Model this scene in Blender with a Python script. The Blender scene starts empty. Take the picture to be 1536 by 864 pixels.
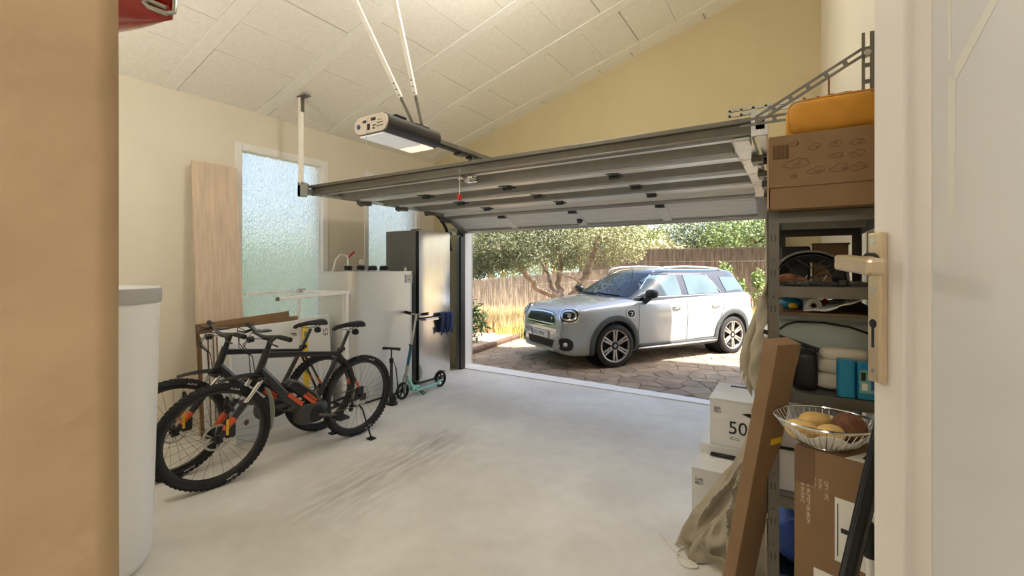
import bpy, bmesh, math, random
from mathutils import Vector, Matrix
from mathutils.bvhtree import BVHTree
from mathutils import noise
from math import sin, cos, pi, radians as R
random.seed(7)
S = bpy.context.scene
C = S.collection

# ------------------------------------------------------------------ camera, world, sun, exposure
cam_d = bpy.data.cameras.new('camera'); cam = bpy.data.objects.new('camera', cam_d); C.objects.link(cam)
cam.location = (0, 0, 1.55); cam.rotation_euler = (R(90), 0, R(32.0))
cam_d.sensor_width = 36; cam_d.lens = 16.0; cam_d.shift_y = -32 / 1536; cam_d.clip_start = .02
S.camera = cam
S.view_settings.view_transform = 'Standard'; S.view_settings.look = 'None'
S.view_settings.gamma = 1; S.view_settings.use_curve_mapping = False
S.view_settings.exposure = 0.0
S.cycles.use_denoising = True
S.cycles.max_bounces = 10; S.cycles.diffuse_bounces = 6; S.cycles.sample_clamp_indirect = 6
SUN_EL, SUN_AZ = R(57), math.atan2(.113, .993)
W = bpy.data.worlds.new('sky'); S.world = W; W.use_nodes = True
wn = W.node_tree.nodes; wl = W.node_tree.links
sky = wn.new('ShaderNodeTexSky'); sky.sky_type = 'NISHITA'; sky.sun_disc = False
sky.sun_elevation = SUN_EL; sky.sun_rotation = R(90) - SUN_AZ; sky.air_density = 1.0; sky.dust_density = 4.0; sky.ozone_density = .6
wl.new(sky.outputs[0], wn['Background'].inputs[0]); wn['Background'].inputs[1].default_value = 0.6
sd = bpy.data.lights.new('sun', 'SUN'); sd.energy = 17.0; sd.angle = R(.6); sd.color = (1, .95, .86)
so = bpy.data.objects.new('sun', sd); C.objects.link(so)
sdir = Vector((cos(SUN_EL) * cos(SUN_AZ), cos(SUN_EL) * sin(SUN_AZ), sin(SUN_EL)))
so.rotation_euler = (-sdir).to_track_quat('-Z', 'Y').to_euler(); so.location = sdir * 20
FILL_GARAGE, FILL_HALL = 62, 52  # strengths of the added fill lamps

# ------------------------------------------------------------------ materials
def lin(c):
    return tuple(((v / 255) / 12.92 if v / 255 <= .04045 else ((v / 255 + .055) / 1.055) ** 2.4) for v in c) + (1,)
def mat(name, col, rough=.5, metal=0, vary=.08, scale=18, bump=0, bscale=None, coat=0, trans=0, emit=0, stretch=None, spec=.5, ior=1.45, detail=4):
    m = bpy.data.materials.new(name); m.use_nodes = True
    n = m.node_tree.nodes; l = m.node_tree.links; p = n['Principled BSDF']
    c = lin(col)
    tc = n.new('ShaderNodeTexCoord'); src = tc.outputs['Object']
    if stretch:
        mp = n.new('ShaderNodeMapping'); mp.inputs['Scale'].default_value = stretch; l.new(src, mp.inputs[0]); src = mp.outputs[0]
    nz = n.new('ShaderNodeTexNoise'); nz.inputs['Scale'].default_value = scale; nz.inputs['Detail'].default_value = detail; l.new(src, nz.inputs['Vector'])
    rp = n.new('ShaderNodeValToRGB'); e = rp.color_ramp.elements
    e[0].position = .3; e[1].position = .7
    e[0].color = tuple(v * (1 - vary) for v in c[:3]) + (1,); e[1].color = tuple(min(1, v * (1 + vary)) for v in c[:3]) + (1,)
    l.new(nz.outputs['Fac'], rp.inputs[0]); l.new(rp.outputs[0], p.inputs['Base Color'])
    p.inputs['Roughness'].default_value = rough; p.inputs['Metallic'].default_value = metal
    p.inputs['Coat Weight'].default_value = coat; p.inputs['Coat Roughness'].default_value = .04
    p.inputs['Transmission Weight'].default_value = trans; p.inputs['IOR'].default_value = ior
    p.inputs['Specular IOR Level'].default_value = spec
    if emit:
        p.inputs['Emission Color'].default_value = c; p.inputs['Emission Strength'].default_value = emit
    if bump:
        b = n.new('ShaderNodeBump'); b.inputs['Strength'].default_value = bump; b.inputs['Distance'].default_value = .01
        if bscale:
            nb = n.new('ShaderNodeTexNoise'); nb.inputs['Scale'].default_value = bscale; nb.inputs['Detail'].default_value = 6; l.new(src, nb.inputs['Vector'])
            l.new(nb.outputs['Fac'], b.inputs['Height'])
        else:
            l.new(nz.outputs['Fac'], b.inputs['Height'])
        l.new(b.outputs[0], p.inputs['Normal'])
    return m

M = {}
M['wall'] = mat('cream plaster wall', (222, 214, 195), .8, vary=.03, scale=2, bump=.08, bscale=40)
M['gable'] = mat('ochre plaster wall', (200, 186, 148), .8, vary=.03, scale=2, bump=.08, bscale=40)
M['jamb'] = mat('tan rough plaster', (214, 186, 150), .85, vary=.08, scale=7, bump=.4, bscale=16, stretch=(1, 1, 1.3))
M['ext'] = mat('white exterior plaster', (236, 234, 228), .8, vary=.03, bump=.15, bscale=60)
M['block'] = mat('painted clay ceiling block', (242, 238, 227), .85, vary=.04, scale=30, bump=.25, bscale=90)
M['beam'] = mat('painted concrete beam', (243, 240, 230), .8, vary=.03, bump=.1, bscale=60)
M['white'] = mat('white lacquer', (232, 230, 226), .35, vary=.02)
M['whiteplastic'] = mat('white plastic', (236, 236, 234), .4, vary=.015)
M['doorwhite'] = mat('cream white door lacquer', (228, 223, 215), .3, vary=.02, scale=4, coat=.3)
M['doorpanel'] = mat('glossy pale panel', (216, 217, 216), .1, vary=.04, scale=3, coat=.6, stretch=(1, 1, .4))
M['tape'] = mat('yellowed tape residue', (220, 218, 208), .35, vary=.04)
M['galv'] = mat('galvanised steel sheet', (212, 211, 204), .36, .35, vary=.04, scale=3, bump=.02, bscale=30)
M['steel'] = mat('brushed stainless steel', (200, 197, 190), .2, .9, vary=.05, scale=4, stretch=(8, 8, .6))
M['zinc'] = mat('zinc plated steel', (178, 178, 172), .35, .85, vary=.12, scale=25)
M['zincdark'] = mat('dull galvanised steel', (112, 110, 104), .5, .4, vary=.1)
M['doorsteel'] = mat('white primed door steel', (238, 237, 233), .3, .1, vary=.06, scale=8, stretch=(.3, 4, 4))
M['strutshade'] = mat('door strut steel with painted shade', (140, 137, 130), .5, .3, vary=.08, scale=10)  # shade on the strut faces is put into this darker grey
M['greysteel'] = mat('grey painted steel', (104, 100, 90), .45, .3, vary=.08)
M['darkgrey'] = mat('anthracite metal', (62, 62, 60), .45, .2, vary=.06)
M['fridgeside'] = mat('dark grey fridge side', (118, 117, 112), .4, .0, vary=.04)
M['black'] = mat('black plastic', (22, 22, 23), .42, vary=.15)
M['rubber'] = mat('black rubber', (30, 30, 30), .75, vary=.2, bump=.1, bscale=200)
M['frameblack'] = mat('satin black frame paint', (30, 30, 32), .32, .1, vary=.08, coat=.4)
M['orange'] = mat('orange decal', (206, 84, 40), .4, vary=.05)
M['yellow'] = mat('yellow plastic', (222, 184, 40), .45, vary=.06)
M['chrome'] = mat('polished chrome', (215, 215, 212), .12, 1, vary=.02)
M['brass'] = mat('champagne aluminium', (214, 196, 166), .28, .7, vary=.05)
M['red'] = mat('glossy red enamel', (158, 18, 14), .18, vary=.08, scale=4, coat=.8)
M['redplastic'] = mat('red plastic', (190, 30, 26), .4, vary=.05)
M['ply'] = mat('pale plywood', (206, 185, 162), .6, vary=.14, scale=5, stretch=(6, 6, .5), bump=.05)
M['card'] = mat('brown corrugated cardboard', (132, 104, 74), .8, vary=.06, scale=8, bump=.05, bscale=60)
M['cardlight'] = mat('light cardboard', (172, 142, 108), .8, vary=.06, scale=8)
M['carddark'] = mat('dark cardboard', (112, 86, 62), .8, vary=.08, scale=6)
M['whitecard'] = mat('white cardboard', (218, 217, 213), .6, vary=.03, scale=7)
M['paper'] = mat('white paper', (226, 224, 216), .7, vary=.03)
M['ink'] = mat('black print', (28, 28, 30), .7, vary=.1)
M['inkbrown'] = mat('brown print', (84, 58, 36), .8, vary=.1)
M['whiteink'] = mat('pale print', (214, 198, 172), .8, vary=.05)
M['bluelabel'] = mat('blue print', (50, 80, 150), .5)
M['canvas'] = mat('beige canvas', (160, 150, 130), .9, vary=.06, scale=7, bump=.15, bscale=35)
M['cream'] = mat('cream fabric', (208, 200, 182), .9, vary=.06, bump=.2, bscale=30)
M['bubble'] = mat('white wrap', (226, 226, 220), .35, vary=.06, scale=50, bump=.5, bscale=90)
M['mustard'] = mat('mustard yellow nylon', (190, 134, 44), .75, vary=.14, scale=9, bump=.12, bscale=60)
M['clear'] = mat('translucent storage plastic', (190, 198, 190), .32, trans=.35, vary=.04)
M['bluepack'] = mat('blue plastic pack', (24, 128, 172), .35, vary=.05, coat=.2)
M['blue'] = mat('royal blue cloth', (34, 48, 92), .8, vary=.12)
M['navy'] = mat('navy cloth', (48, 58, 92), .9, vary=.25, scale=30)
M['cratedark'] = mat('slate blue plastic', (58, 72, 90), .5, vary=.08)
M['leather'] = mat('brown leather', (118, 70, 40), .65, vary=.15, bump=.2, bscale=60)
M['mint'] = mat('mint paint', (150, 214, 198), .4, vary=.04)
M['teal'] = mat('blue teal paint', (40, 92, 120), .4, vary=.06)
M['potato'] = mat('pale potato skin', (206, 172, 108), .7, vary=.15, scale=30, bump=.2, bscale=70)
M['coco'] = mat('rough brown husk', (110, 72, 50), .9, vary=.35, scale=60, bump=.8, bscale=90)
M['rope'] = mat('white cord', (226, 220, 204), .8, vary=.05)
M['carpaint'] = mat('silver car paint', (166, 170, 172), .24, .2, vary=.02, coat=1)
M['carblue'] = mat('dark blue black roof paint', (16, 22, 34), .15, .1, vary=.03, coat=1)
M['cladding'] = mat('dark grey wheel arch cladding', (70, 74, 76), .6, vary=.06)
M['carglass'] = mat('tinted windscreen glass', (16, 26, 34), .05, vary=.05, coat=0, spec=.4)
M['sideglass'] = mat('side glass with painted sky reflection', (84, 104, 112), .06, vary=.2, scale=2, coat=0)  # bright sky reflection is put into the pale base colour
M['lamp'] = mat('clear lamp lens', (200, 206, 208), .08, .6, vary=.15, scale=30, coat=1)
M['taillight'] = mat('red tail lamp', (150, 20, 20), .15, coat=1)
M['rimdark'] = mat('dark wheel metal', (34, 34, 36), .4, .5)
M['rimsilver'] = mat('machined alloy', (196, 190, 182), .28, .85, vary=.04)
M['tyre'] = mat('tyre rubber', (40, 39, 38), .8, vary=.15, scale=40)
M['stone'] = mat('stamped stone paving', (148, 132, 112), .8, vary=.22, scale=5, bump=.45, bscale=22)
M['stone2'] = mat('stamped stone paving darker', (132, 116, 98), .8, vary=.22, scale=6, bump=.45, bscale=22)
M['stonejoint'] = mat('paving joint', (98, 84, 68), .9, vary=.2)
M['terrace'] = mat('terrace slabs', (170, 152, 132), .8, vary=.08, scale=5, bump=.1, bscale=30)
M['curb'] = mat('brown terrace edging', (104, 82, 66), .8, vary=.15, scale=9)
M['soil'] = mat('dry ground', (176, 158, 118), .95, vary=.25, scale=3, bump=.4, bscale=12)
M['drygrass'] = mat('dry straw grass', (222, 198, 148), .9, vary=.25, scale=2)
M['greengrass'] = mat('green yellow grass', (190, 182, 108), .9, vary=.25, scale=3)
M['bark'] = mat('olive bark', (158, 138, 118), .95, vary=.35, scale=9, bump=.9, bscale=18)
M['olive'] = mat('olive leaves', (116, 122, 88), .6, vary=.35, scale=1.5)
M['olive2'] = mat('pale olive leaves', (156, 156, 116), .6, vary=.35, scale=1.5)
M['leafgreen'] = mat('glossy green leaves', (62, 96, 48), .45, vary=.3, scale=6)
M['leafbright'] = mat('bright green leaves', (118, 134, 78), .55, vary=.3, scale=3)
M['pine'] = mat('far tree leaves', (128, 134, 98), .7, vary=.35, scale=.8)
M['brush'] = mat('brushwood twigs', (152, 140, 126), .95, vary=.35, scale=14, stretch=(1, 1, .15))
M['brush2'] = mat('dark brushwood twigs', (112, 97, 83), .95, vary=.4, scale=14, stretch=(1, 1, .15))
M['hill'] = mat('distant wooded hill', (92, 112, 118), 1, vary=.15, scale=.3)
M['bulb'] = mat('lit lamp globe', (255, 240, 214), .5, emit=6)
M['lens'] = mat('milky lamp lens', (240, 240, 238), .4, vary=.01, emit=.3)
M['lenslit'] = mat('lit lamp lens', (255, 228, 200), .4, emit=1.1)
M['grilleblack'] = mat('black grille', (14, 14, 15), .4)
M['shotweave'] = mat('grey strap', (70, 70, 68), .8)

def floor_mat():
    m = bpy.data.materials.new('poured concrete floor'); m.use_nodes = True
    n = m.node_tree.nodes; l = m.node_tree.links; p = n['Principled BSDF']
    tc = n.new('ShaderNodeTexCoord')
    def noise(scale, detail=6, vec=None, dist=0):
        z = n.new('ShaderNodeTexNoise'); z.inputs['Scale'].default_value = scale; z.inputs['Detail'].default_value = detail
        z.inputs['Distortion'].default_value = dist; l.new(vec or tc.outputs['Object'], z.inputs['Vector']); return z.outputs['Fac']
    def ramp(f, a, b, ca, cb):
        r = n.new('ShaderNodeValToRGB'); r.color_ramp.elements[0].position = a; r.color_ramp.elements[1].position = b
        r.color_ramp.elements[0].color = ca; r.color_ramp.elements[1].color = cb; l.new(f, r.inputs[0]); return r.outputs[0]
    def math_(op, a, b=None):
        q = n.new('ShaderNodeMath'); q.operation = op
        for i, v in enumerate((a, b)):
            if v is None: continue
            if isinstance(v, (int, float)): q.inputs[i].default_value = v
            else: l.new(v, q.inputs[i])
        return q.outputs[0]
    base = ramp(noise(1.3, 8, dist=.6), .35, .7, lin((214, 209, 199)), lin((234, 231, 223)))
    fine = ramp(noise(9, 8), .3, .75, (.86, .86, .85, 1), (1, 1, 1, 1))
    mx = n.new('ShaderNodeMix'); mx.data_type = 'RGBA'; mx.blend_type = 'MULTIPLY'; mx.inputs[0].default_value = .6
    l.new(base, mx.inputs[6]); l.new(fine, mx.inputs[7])
    # tyre scuff band: a worn streak that runs across the floor towards the opening
    mp = n.new('ShaderNodeMapping'); mp.vector_type = 'TEXTURE'
    mp.inputs['Location'].default_value = (-2.66, 2.55, 0); mp.inputs['Rotation'].default_value = (0, 0, R(SCUFF_ANG))
    l.new(tc.outputs['Object'], mp.inputs[0])
    sp = n.new('ShaderNodeSeparateXYZ'); l.new(mp.outputs[0], sp.inputs[0])
    ac = math_('ABSOLUTE', sp.outputs['Y']); al = math_('ABSOLUTE', sp.outputs['X'])
    band = ramp(ac, .02, .42, (1, 1, 1, 1), (0, 0, 0, 1)); lng = ramp(al, .6, 2.0, (1, 1, 1, 1), (0, 0, 0, 1))
    ms = n.new('ShaderNodeMapping'); ms.inputs['Scale'].default_value = (1.3, 10, 1); l.new(mp.outputs[0], ms.inputs[0])
    st = ramp(noise(2.2, 8, ms.outputs[0]), .38, .66, (.12, .12, .12, 1), (1, 1, 1, 1))
    k = math_('MULTIPLY', math_('MULTIPLY', band, lng), st)
    k = math_('MULTIPLY', k, .6)
    m2 = n.new('ShaderNodeMix'); m2.data_type = 'RGBA'; l.new(k, m2.inputs[0]); l.new(mx.outputs[2], m2.inputs[6]); m2.inputs[7].default_value = lin((122, 117, 108))
    l.new(m2.outputs[2], p.inputs['Base Color'])
    p.inputs['Roughness'].default_value = .55
    b = n.new('ShaderNodeBump'); b.inputs['Strength'].default_value = .12; b.inputs['Distance'].default_value = .01
    l.new(noise(25, 8), b.inputs['Height']); l.new(b.outputs[0], p.inputs['Normal'])
    return m
SCUFF_ANG = 96
M['floor'] = floor_mat()

def glass_mat():
    m = bpy.data.materials.new('obscured glass'); m.use_nodes = True
    n = m.node_tree.nodes; l = m.node_tree.links; out = n['Material Output']; n.remove(n['Principled BSDF'])
    tc = n.new('ShaderNodeTexCoord'); mp = n.new('ShaderNodeMapping'); mp.inputs['Scale'].default_value = (1, 1, .35); l.new(tc.outputs['Object'], mp.inputs[0])
    nz = n.new('ShaderNodeTexNoise'); nz.inputs['Scale'].default_value = 56; nz.inputs['Detail'].default_value = 1.5; nz.inputs['Distortion'].default_value = 1.2; l.new(mp.outputs[0], nz.inputs['Vector'])
    b = n.new('ShaderNodeBump'); b.inputs['Strength'].default_value = 1; b.inputs['Distance'].default_value = .03; l.new(nz.outputs['Fac'], b.inputs['Height'])
    rf = n.new('ShaderNodeBsdfRefraction'); rf.inputs['Roughness'].default_value = .16; rf.inputs['IOR'].default_value = 1.16; rf.inputs['Color'].default_value = (.97, .97, .95, 1)
    tr = n.new('ShaderNodeBsdfTranslucent'); tr.inputs['Color'].default_value = (.88, .9, .9, 1)
    gl = n.new('ShaderNodeBsdfGlossy'); gl.inputs['Roughness'].default_value = .12
    for x in (rf, tr, gl): l.new(b.outputs[0], x.inputs['Normal'])
    a = n.new('ShaderNodeMixShader'); a.inputs[0].default_value = .35; l.new(rf.outputs[0], a.inputs[1]); l.new(tr.outputs[0], a.inputs[2])
    c = n.new('ShaderNodeMixShader'); c.inputs[0].default_value = .06; l.new(a.outputs[0], c.inputs[1]); l.new(gl.outputs[0], c.inputs[2])
    l.new(c.outputs[0], out.inputs[0])
    return m
M['obscured'] = glass_mat()

# ------------------------------------------------------------------ mesh builder
def frame_axes(d):
    d = d.normalized(); u = d.cross(Vector((0, 0, 1)))
    if u.length < 1e-4: u = Vector((1, 0, 0))
    u.normalize(); return u, d.cross(u).normalized()
class MB:
    def __init__(s): s.v = []; s.f = []
    def add(s, vs, fs):
        o = len(s.v); s.v += [tuple(v) for v in vs]; s.f += [tuple(i + o for i in f) for f in fs]; return s
    def box(s, a, b, rot=None, piv=None):
        x0, y0, z0 = a; x1, y1, z1 = b
        vs = [Vector(p) for p in ((x0, y0, z0), (x1, y0, z0), (x1, y1, z0), (x0, y1, z0), (x0, y0, z1), (x1, y0, z1), (x1, y1, z1), (x0, y1, z1))]
        if rot is not None:
            pv = Vector(piv) if piv is not None else (vs[0] + vs[6]) / 2
            vs = [rot @ (v - pv) + pv for v in vs]
        return s.add(vs, [(0, 3, 2, 1), (4, 5, 6, 7), (0, 1, 5, 4), (1, 2, 6, 5), (2, 3, 7, 6), (3, 0, 4, 7)])
    def bar(s, p, q, w, h, up=(0, 0, 1)):          # rectangular bar from p to q
        p = Vector(p); q = Vector(q); d = (q - p).normalized(); up = Vector(up)
        u = d.cross(up)
        if u.length < 1e-3: u = d.cross(Vector((0, 1, 0)))
        u.normalize(); t = u.cross(d).normalized()
        vs = [b + u * (i * w / 2) + t * (j * h / 2) for b in (p, q) for i, j in ((-1, -1), (1, -1), (1, 1), (-1, 1))]
        return s.add(vs, [(0, 1, 2, 3), (7, 6, 5, 4), (0, 4, 5, 1), (1, 5, 6, 2), (2, 6, 7, 3), (3, 7, 4, 0)])
    def tube(s, pts, r, seg=8, closed=False, caps=True, flat=1.0):
        pts = [Vector(p) for p in pts]; n = len(pts); vs = []; fs = []
        rr = r if isinstance(r, (list, tuple)) else [r] * n
        u = None
        for i, p in enumerate(pts):
            d = (pts[(i + 1) % n] - pts[i - 1]) if closed else (pts[min(i + 1, n - 1)] - pts[max(i - 1, 0)])
            d.normalize()
            if u is None: u, w = frame_axes(d)
            else:
                u = u - d * u.dot(d)
                if u.length < 1e-5: u, w = frame_axes(d)
                u.normalize(); w = d.cross(u)
            for k in range(seg):
                a = 2 * pi * k / seg; vs.append(p + (u * cos(a) + w * sin(a) * flat) * rr[i])
        m = n if closed else n - 1
        for i in range(m):
            for k in range(seg):
                a = i * seg + k; b = i * seg + (k + 1) % seg; c = ((i + 1) % n) * seg
                fs.append((a, b, c + (k + 1) % seg, c + k))
        if caps and not closed:
            fs.append(tuple(range(seg - 1, -1, -1))); fs.append(tuple((n - 1) * seg + k for k in range(seg)))
        return s.add(vs, fs)
    def cyl(s, p, q, r, seg=12, r2=None): return s.tube([p, q], [r, r if r2 is None else r2], seg)
    def lathe(s, prof, c=(0, 0, 0), ax=(0, 0, 1), seg=24, closed=False):   # prof: (radius, height along ax)
        c = Vector(c); ax = Vector(ax).normalized(); u, w = frame_axes(ax); vs = []; fs = []; n = len(prof)
        for r, h in prof:
            for k in range(seg):
                a = 2 * pi * k / seg; vs.append(c + ax * h + (u * cos(a) + w * sin(a)) * max(r, 1e-5))
        for i in range(n if closed else n - 1):
            for k in range(seg):
                j = (i + 1) % n
                fs.append((i * seg + k, i * seg + (k + 1) % seg, j * seg + (k + 1) % seg, j * seg + k))
        return s.add(vs, fs)
    def prism(s, poly, ext, axes=None, o=(0, 0, 0)):   # polygon (a,b) extruded; axes = (A, B, N)
        A, B, N = [Vector(x) for x in (axes or ((1, 0, 0), (0, 1, 0), (0, 0, 1)))]; o = Vector(o); n = len(poly)
        vs = [o + A * a + B * b for a, b in poly] + [o + A * a + B * b + N * ext for a, b in poly]
        fs = [tuple(range(n - 1, -1, -1)), tuple(range(n, 2 * n))] + [(i, (i + 1) % n, n + (i + 1) % n, n + i) for i in range(n)]
        return s.add(vs, fs)
    def grid(s, fn, nu, nv, wrap=False):
        vs = [fn(i / nu, j / nv) for i in range(nu + 1) for j in range(nv + 1)]
        return s.add(vs, [(i * (nv + 1) + j, i * (nv + 1) + j + 1, (i + 1) * (nv + 1) + j + 1, (i + 1) * (nv + 1) + j) for i in range(nu) for j in range(nv)])
    def blob(s, c, size, e=1.0, nu=16, nv=10, rot=None, wob=0, seed=0):   # superellipsoid
        rg = random.Random(seed); ph = [rg.uniform(0, 6) for _ in range(6)]
        def sp(v, p): return math.copysign(abs(v) ** p, v)
        vs = []; fs = []
        for i in range(nv + 1):
            t = -pi / 2 + pi * i / nv
            for k in range(nu):
                a = 2 * pi * k / nu
                p = Vector((sp(cos(t), e) * sp(cos(a), e) * size[0] / 2, sp(cos(t), e) * sp(sin(a), e) * size[1] / 2, sp(sin(t), e) * size[2] / 2))
                if wob: p *= 1 + wob * (sin(3 * a + ph[0]) * cos(2 * t + ph[1]) + .6 * sin(5 * a + ph[2] + 3 * t))
                if rot is not None: p = rot @ p
                vs.append(Vector(c) + p)
        for i in range(nv):
            for k in range(nu): fs.append((i * nu + k, i * nu + (k + 1) % nu, (i + 1) * nu + (k + 1) % nu, (i + 1) * nu + k))
        return s.add(vs, fs)
    def build(s, name, m, parent=None, local=False, smooth=True, bevel=0, ang=35, solid=0, kind=None, label=None, subd=0):
        me = bpy.data.meshes.new(name); me.from_pydata(s.v, [], s.f); me.validate()
        bm = bmesh.new(); bm.from_mesh(me); bmesh.ops.recalc_face_normals(bm, faces=bm.faces); bm.to_mesh(me); bm.free()
        if smooth:
            me.polygons.foreach_set('use_smooth', [True] * len(me.polygons)); me.set_sharp_from_angle(angle=R(ang))
        me.materials.append(m)
        o = bpy.data.objects.new(name, me); C.objects.link(o)
        if parent: attach(o, parent, local)
        if solid: q = o.modifiers.new('solid', 'SOLIDIFY'); q.thickness = solid; q.offset = 0
        if bevel: q = o.modifiers.new('bevel', 'BEVEL'); q.width = bevel; q.segments = 2; q.limit_method = 'ANGLE'
        if subd: q = o.modifiers.new('subd', 'SUBSURF'); q.levels = subd; q.render_levels = subd
        if kind: o['kind'] = kind
        if label: o['label'] = label
        return o
def wmat(o):
    m = Matrix.LocRotScale(o.location, o.rotation_euler, o.scale)
    return (wmat(o.parent) @ o.matrix_parent_inverse @ m) if o.parent else m
def attach(o, parent, local=False):
    o.parent = parent
    if not local: o.matrix_parent_inverse = wmat(parent).inverted()
def tag(o, label, cat, group=None, kind=None):
    o['label'] = label; o['category'] = cat
    if group: o['group'] = group
    if kind: o['kind'] = kind
    return o
def thing(name, label, cat, loc=(0, 0, 0), rz=0, group=None):
    o = bpy.data.objects.new(name, None); o.empty_display_size = .1; C.objects.link(o)
    o.location = loc; o.rotation_euler = (0, 0, rz); return tag(o, label, cat, group)
def struct(o): o['kind'] = 'structure'; return o
def dup(root, parent=None):
    c = root.copy(); C.objects.link(c)
    if parent: c.parent = parent
    for ch in list(root.children): dup(ch, c)
    return c
def text(body, size, o, xdir, up, m, parent, name='lettering', local=False, align='LEFT', ext=.0004, squash=1.0):
    cu = bpy.data.curves.new(name, 'FONT'); cu.body = body; cu.size = size; cu.extrude = ext; cu.align_x = align; cu.materials.append(m)
    tmp = bpy.data.objects.new(name + '_curve', cu); me = bpy.data.meshes.new_from_object(tmp)
    bpy.data.objects.remove(tmp); bpy.data.curves.remove(cu)
    if not me.materials: me.materials.append(m)
    ob = bpy.data.objects.new(name, me); C.objects.link(ob)
    X = Vector(xdir).normalized(); Y = Vector(up).normalized(); Z = X.cross(Y)
    mt = Matrix((X * squash, Y, Z)).transposed().to_4x4(); mt.translation = Vector(o)
    ob.matrix_basis = mt
    attach(ob, parent, local); return ob
def ZR(a): return Matrix.Rotation(a, 3, 'Z')
def flat_print(mb, o, A, B, rects, t=.0006):     # thin printed rectangles (a0,b0,a1,b1) on a plane
    A = Vector(A); B = Vector(B); N = A.cross(B)
    for a0, b0, a1, b1 in rects: mb.prism([(a0, b0), (a1, b0), (a1, b1), (a0, b1)], t, (A, B, N), o)
def barcode(a0, b0, w, h, n=18, seed=1, vert=False):
    rg = random.Random(seed); out = []; x = 0; st = w / n
    for i in range(n):
        ww = st * rg.choice((.3, .5, .7))
        out.append((a0 + x, b0, a0 + x + ww, b0 + h) if not vert else (b0, a0 + x, b0 + h, a0 + x + ww)); x += st
    return out

# ------------------------------------------------------------------ the room
XL, YB, YF, SL = -4.9, .17, 5.5, .284
def zc(x): return 3.19 + SL * (x - XL)
struct(MB().box((XL - .3, YB - .3, -.25), (.9, 5.48, 0)).build('floor', M['floor'], smooth=False))
tr = MB(); n = 40; pts = []
for i in range(n + 1):
    x = -4.45 + 4.3 * i / n; pts.append((x, 5.80 - .16 * i / n + random.uniform(-.012, .012)))
tr.prism([(-4.45, 5.48), (-.1, 5.48)] + pts[::-1], .012, o=(0, 0, 0))
struct(tr.build('trim_1', mat('white painted threshold', (232, 231, 226), .6, vary=.05, scale=6, bump=.1, bscale=40), smooth=False))
# left wall with two window openings
wins = [(2.46, 3.55, .8, 2.84), (4.11, 5.16, .8, 2.83)]
wlm = MB(); y0 = YB - .3
for a, b, z0, z1 in wins:
    wlm.box((XL - .28, y0, 0), (XL, a, 3.3)); wlm.box((XL - .28, a, 0), (XL, b, z0)); wlm.box((XL - .28, a, z1), (XL, b, 3.3)); y0 = b
wlm.box((XL - .28, y0, 0), (XL, 5.8, 3.3))
struct(wlm.build('wall_left', M['wall'], smooth=False))
for i, (a, b, z0, z1) in enumerate(wins):
    fw = .07; xx = XL - .05
    f = MB().box((xx - .05, a, z0), (XL + .012, a + fw, z1)).box((xx - .05, b - fw, z0), (XL + .012, b, z1)).box((xx - .05, a + fw, z1 - fw * 1.1), (XL + .012, b - fw, z1)).box((xx - .05, a + fw, z0), (XL + .012, b - fw, z0 + fw))
    fo = struct(f.build('window_%d' % (i + 1), M['white'], bevel=.004, smooth=False))
    MB().box((xx - .03, a + fw - .01, z0 + fw - .01), (xx - .018, b - fw + .01, z1 - fw)).build('pane', M['obscured'], fo, smooth=False)
    b2 = MB()
    for q, r_ in (((a + fw, z0 + fw), (a + fw + .012, z1 - fw)), ((b - fw - .012, z0 + fw), (b - fw, z1 - fw))): b2.box((xx - .016, q[0], q[1]), (xx + .004, r_[0], r_[1]))
    b2.build('glazing_bead', M['white'], fo, smooth=False)
# front gable wall with the garage opening
OX0, OX1, OZ = -4.39, -.27, 2.16
g = MB(); ax = ((1, 0, 0), (0, 0, 1), (0, -1, 0)); o = (0, 5.8, 0)
g.prism([(XL - .28, 0), (OX0, 0), (OX0, zc(OX0) + .02), (XL - .28, zc(XL - .28) + .02)], .3, ax, o)
g.prism([(OX1, 0), (.5, 0), (.5, zc(.5) + .02), (OX1, zc(OX1) + .02)], .3, ax, o)
g.prism([(OX0, OZ), (OX1, OZ), (OX1, zc(OX1) + .02), (OX0, zc(OX0) + .02)], .3, ax, o)
struct(g.build('wall_front', M['gable'], smooth=False))
rv = MB().box((OX0 - .001, 5.53, 0.0), (OX0 + .012, 5.81, OZ)).box((OX1 - .012, 5.53, 0), (OX1 + .001, 5.81, OZ)).box((OX0 - .6, 5.8, 0), (OX0 + .012, 5.82, 3.0))
struct(rv.build('trim_2', M['ext'], smooth=False))
# right wall (runs very slightly out of square), with a return to the doorway niche
def xr(y): return .30 - .09 * (y - 1.15) / 4.35
struct(MB().prism([(xr(1.15), 1.15), (.9, 1.15), (.9, 5.8), (xr(5.8), 5.8)], 4.95).build('wall_right', M['wall'], smooth=False))
struct(MB().box((.190, 1.08, 0), (.9, 1.22, 4.95)).build('wall_pier', M['wall'], smooth=False))
struct(MB().box((.8, YB - .3, 0), (1.0, 1.15, 4.9)).build('wall_niche', M['wall'], smooth=False))
wb = MB(); ax = ((1, 0, 0), (0, 0, 1), (0, 1, 0)); o = (0, -.12, 0)
wb.prism([(XL - .28, 0), (-.58, 0), (-.58, zc(-.58) + .02), (XL - .28, zc(XL - .28) + .02)], .29, ax, o)
wb.prism([(-.58, 2.75), (.6, 2.75), (.6, zc(.6)), (-.58, zc(-.58) + .02)], .29, ax, o)
wb.prism([(.6, 0), (1.0, 0), (1.0, zc(1)), (.6, zc(.6))], .29, ax, o)
wb.prism([(-.58, 0), (.6, 0), (.6, .5), (-.58, .5)], .29, ax, o)
struct(wb.build('wall_back', M['wall'], smooth=False))
def jf(u, v):
    y = -.125 + .297 * v; z = .5 + 2.25 * u
    return (-.563 + .0015 * sin(z * 9) * sin(z * 5.3 + y * 30), y, z)
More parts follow.
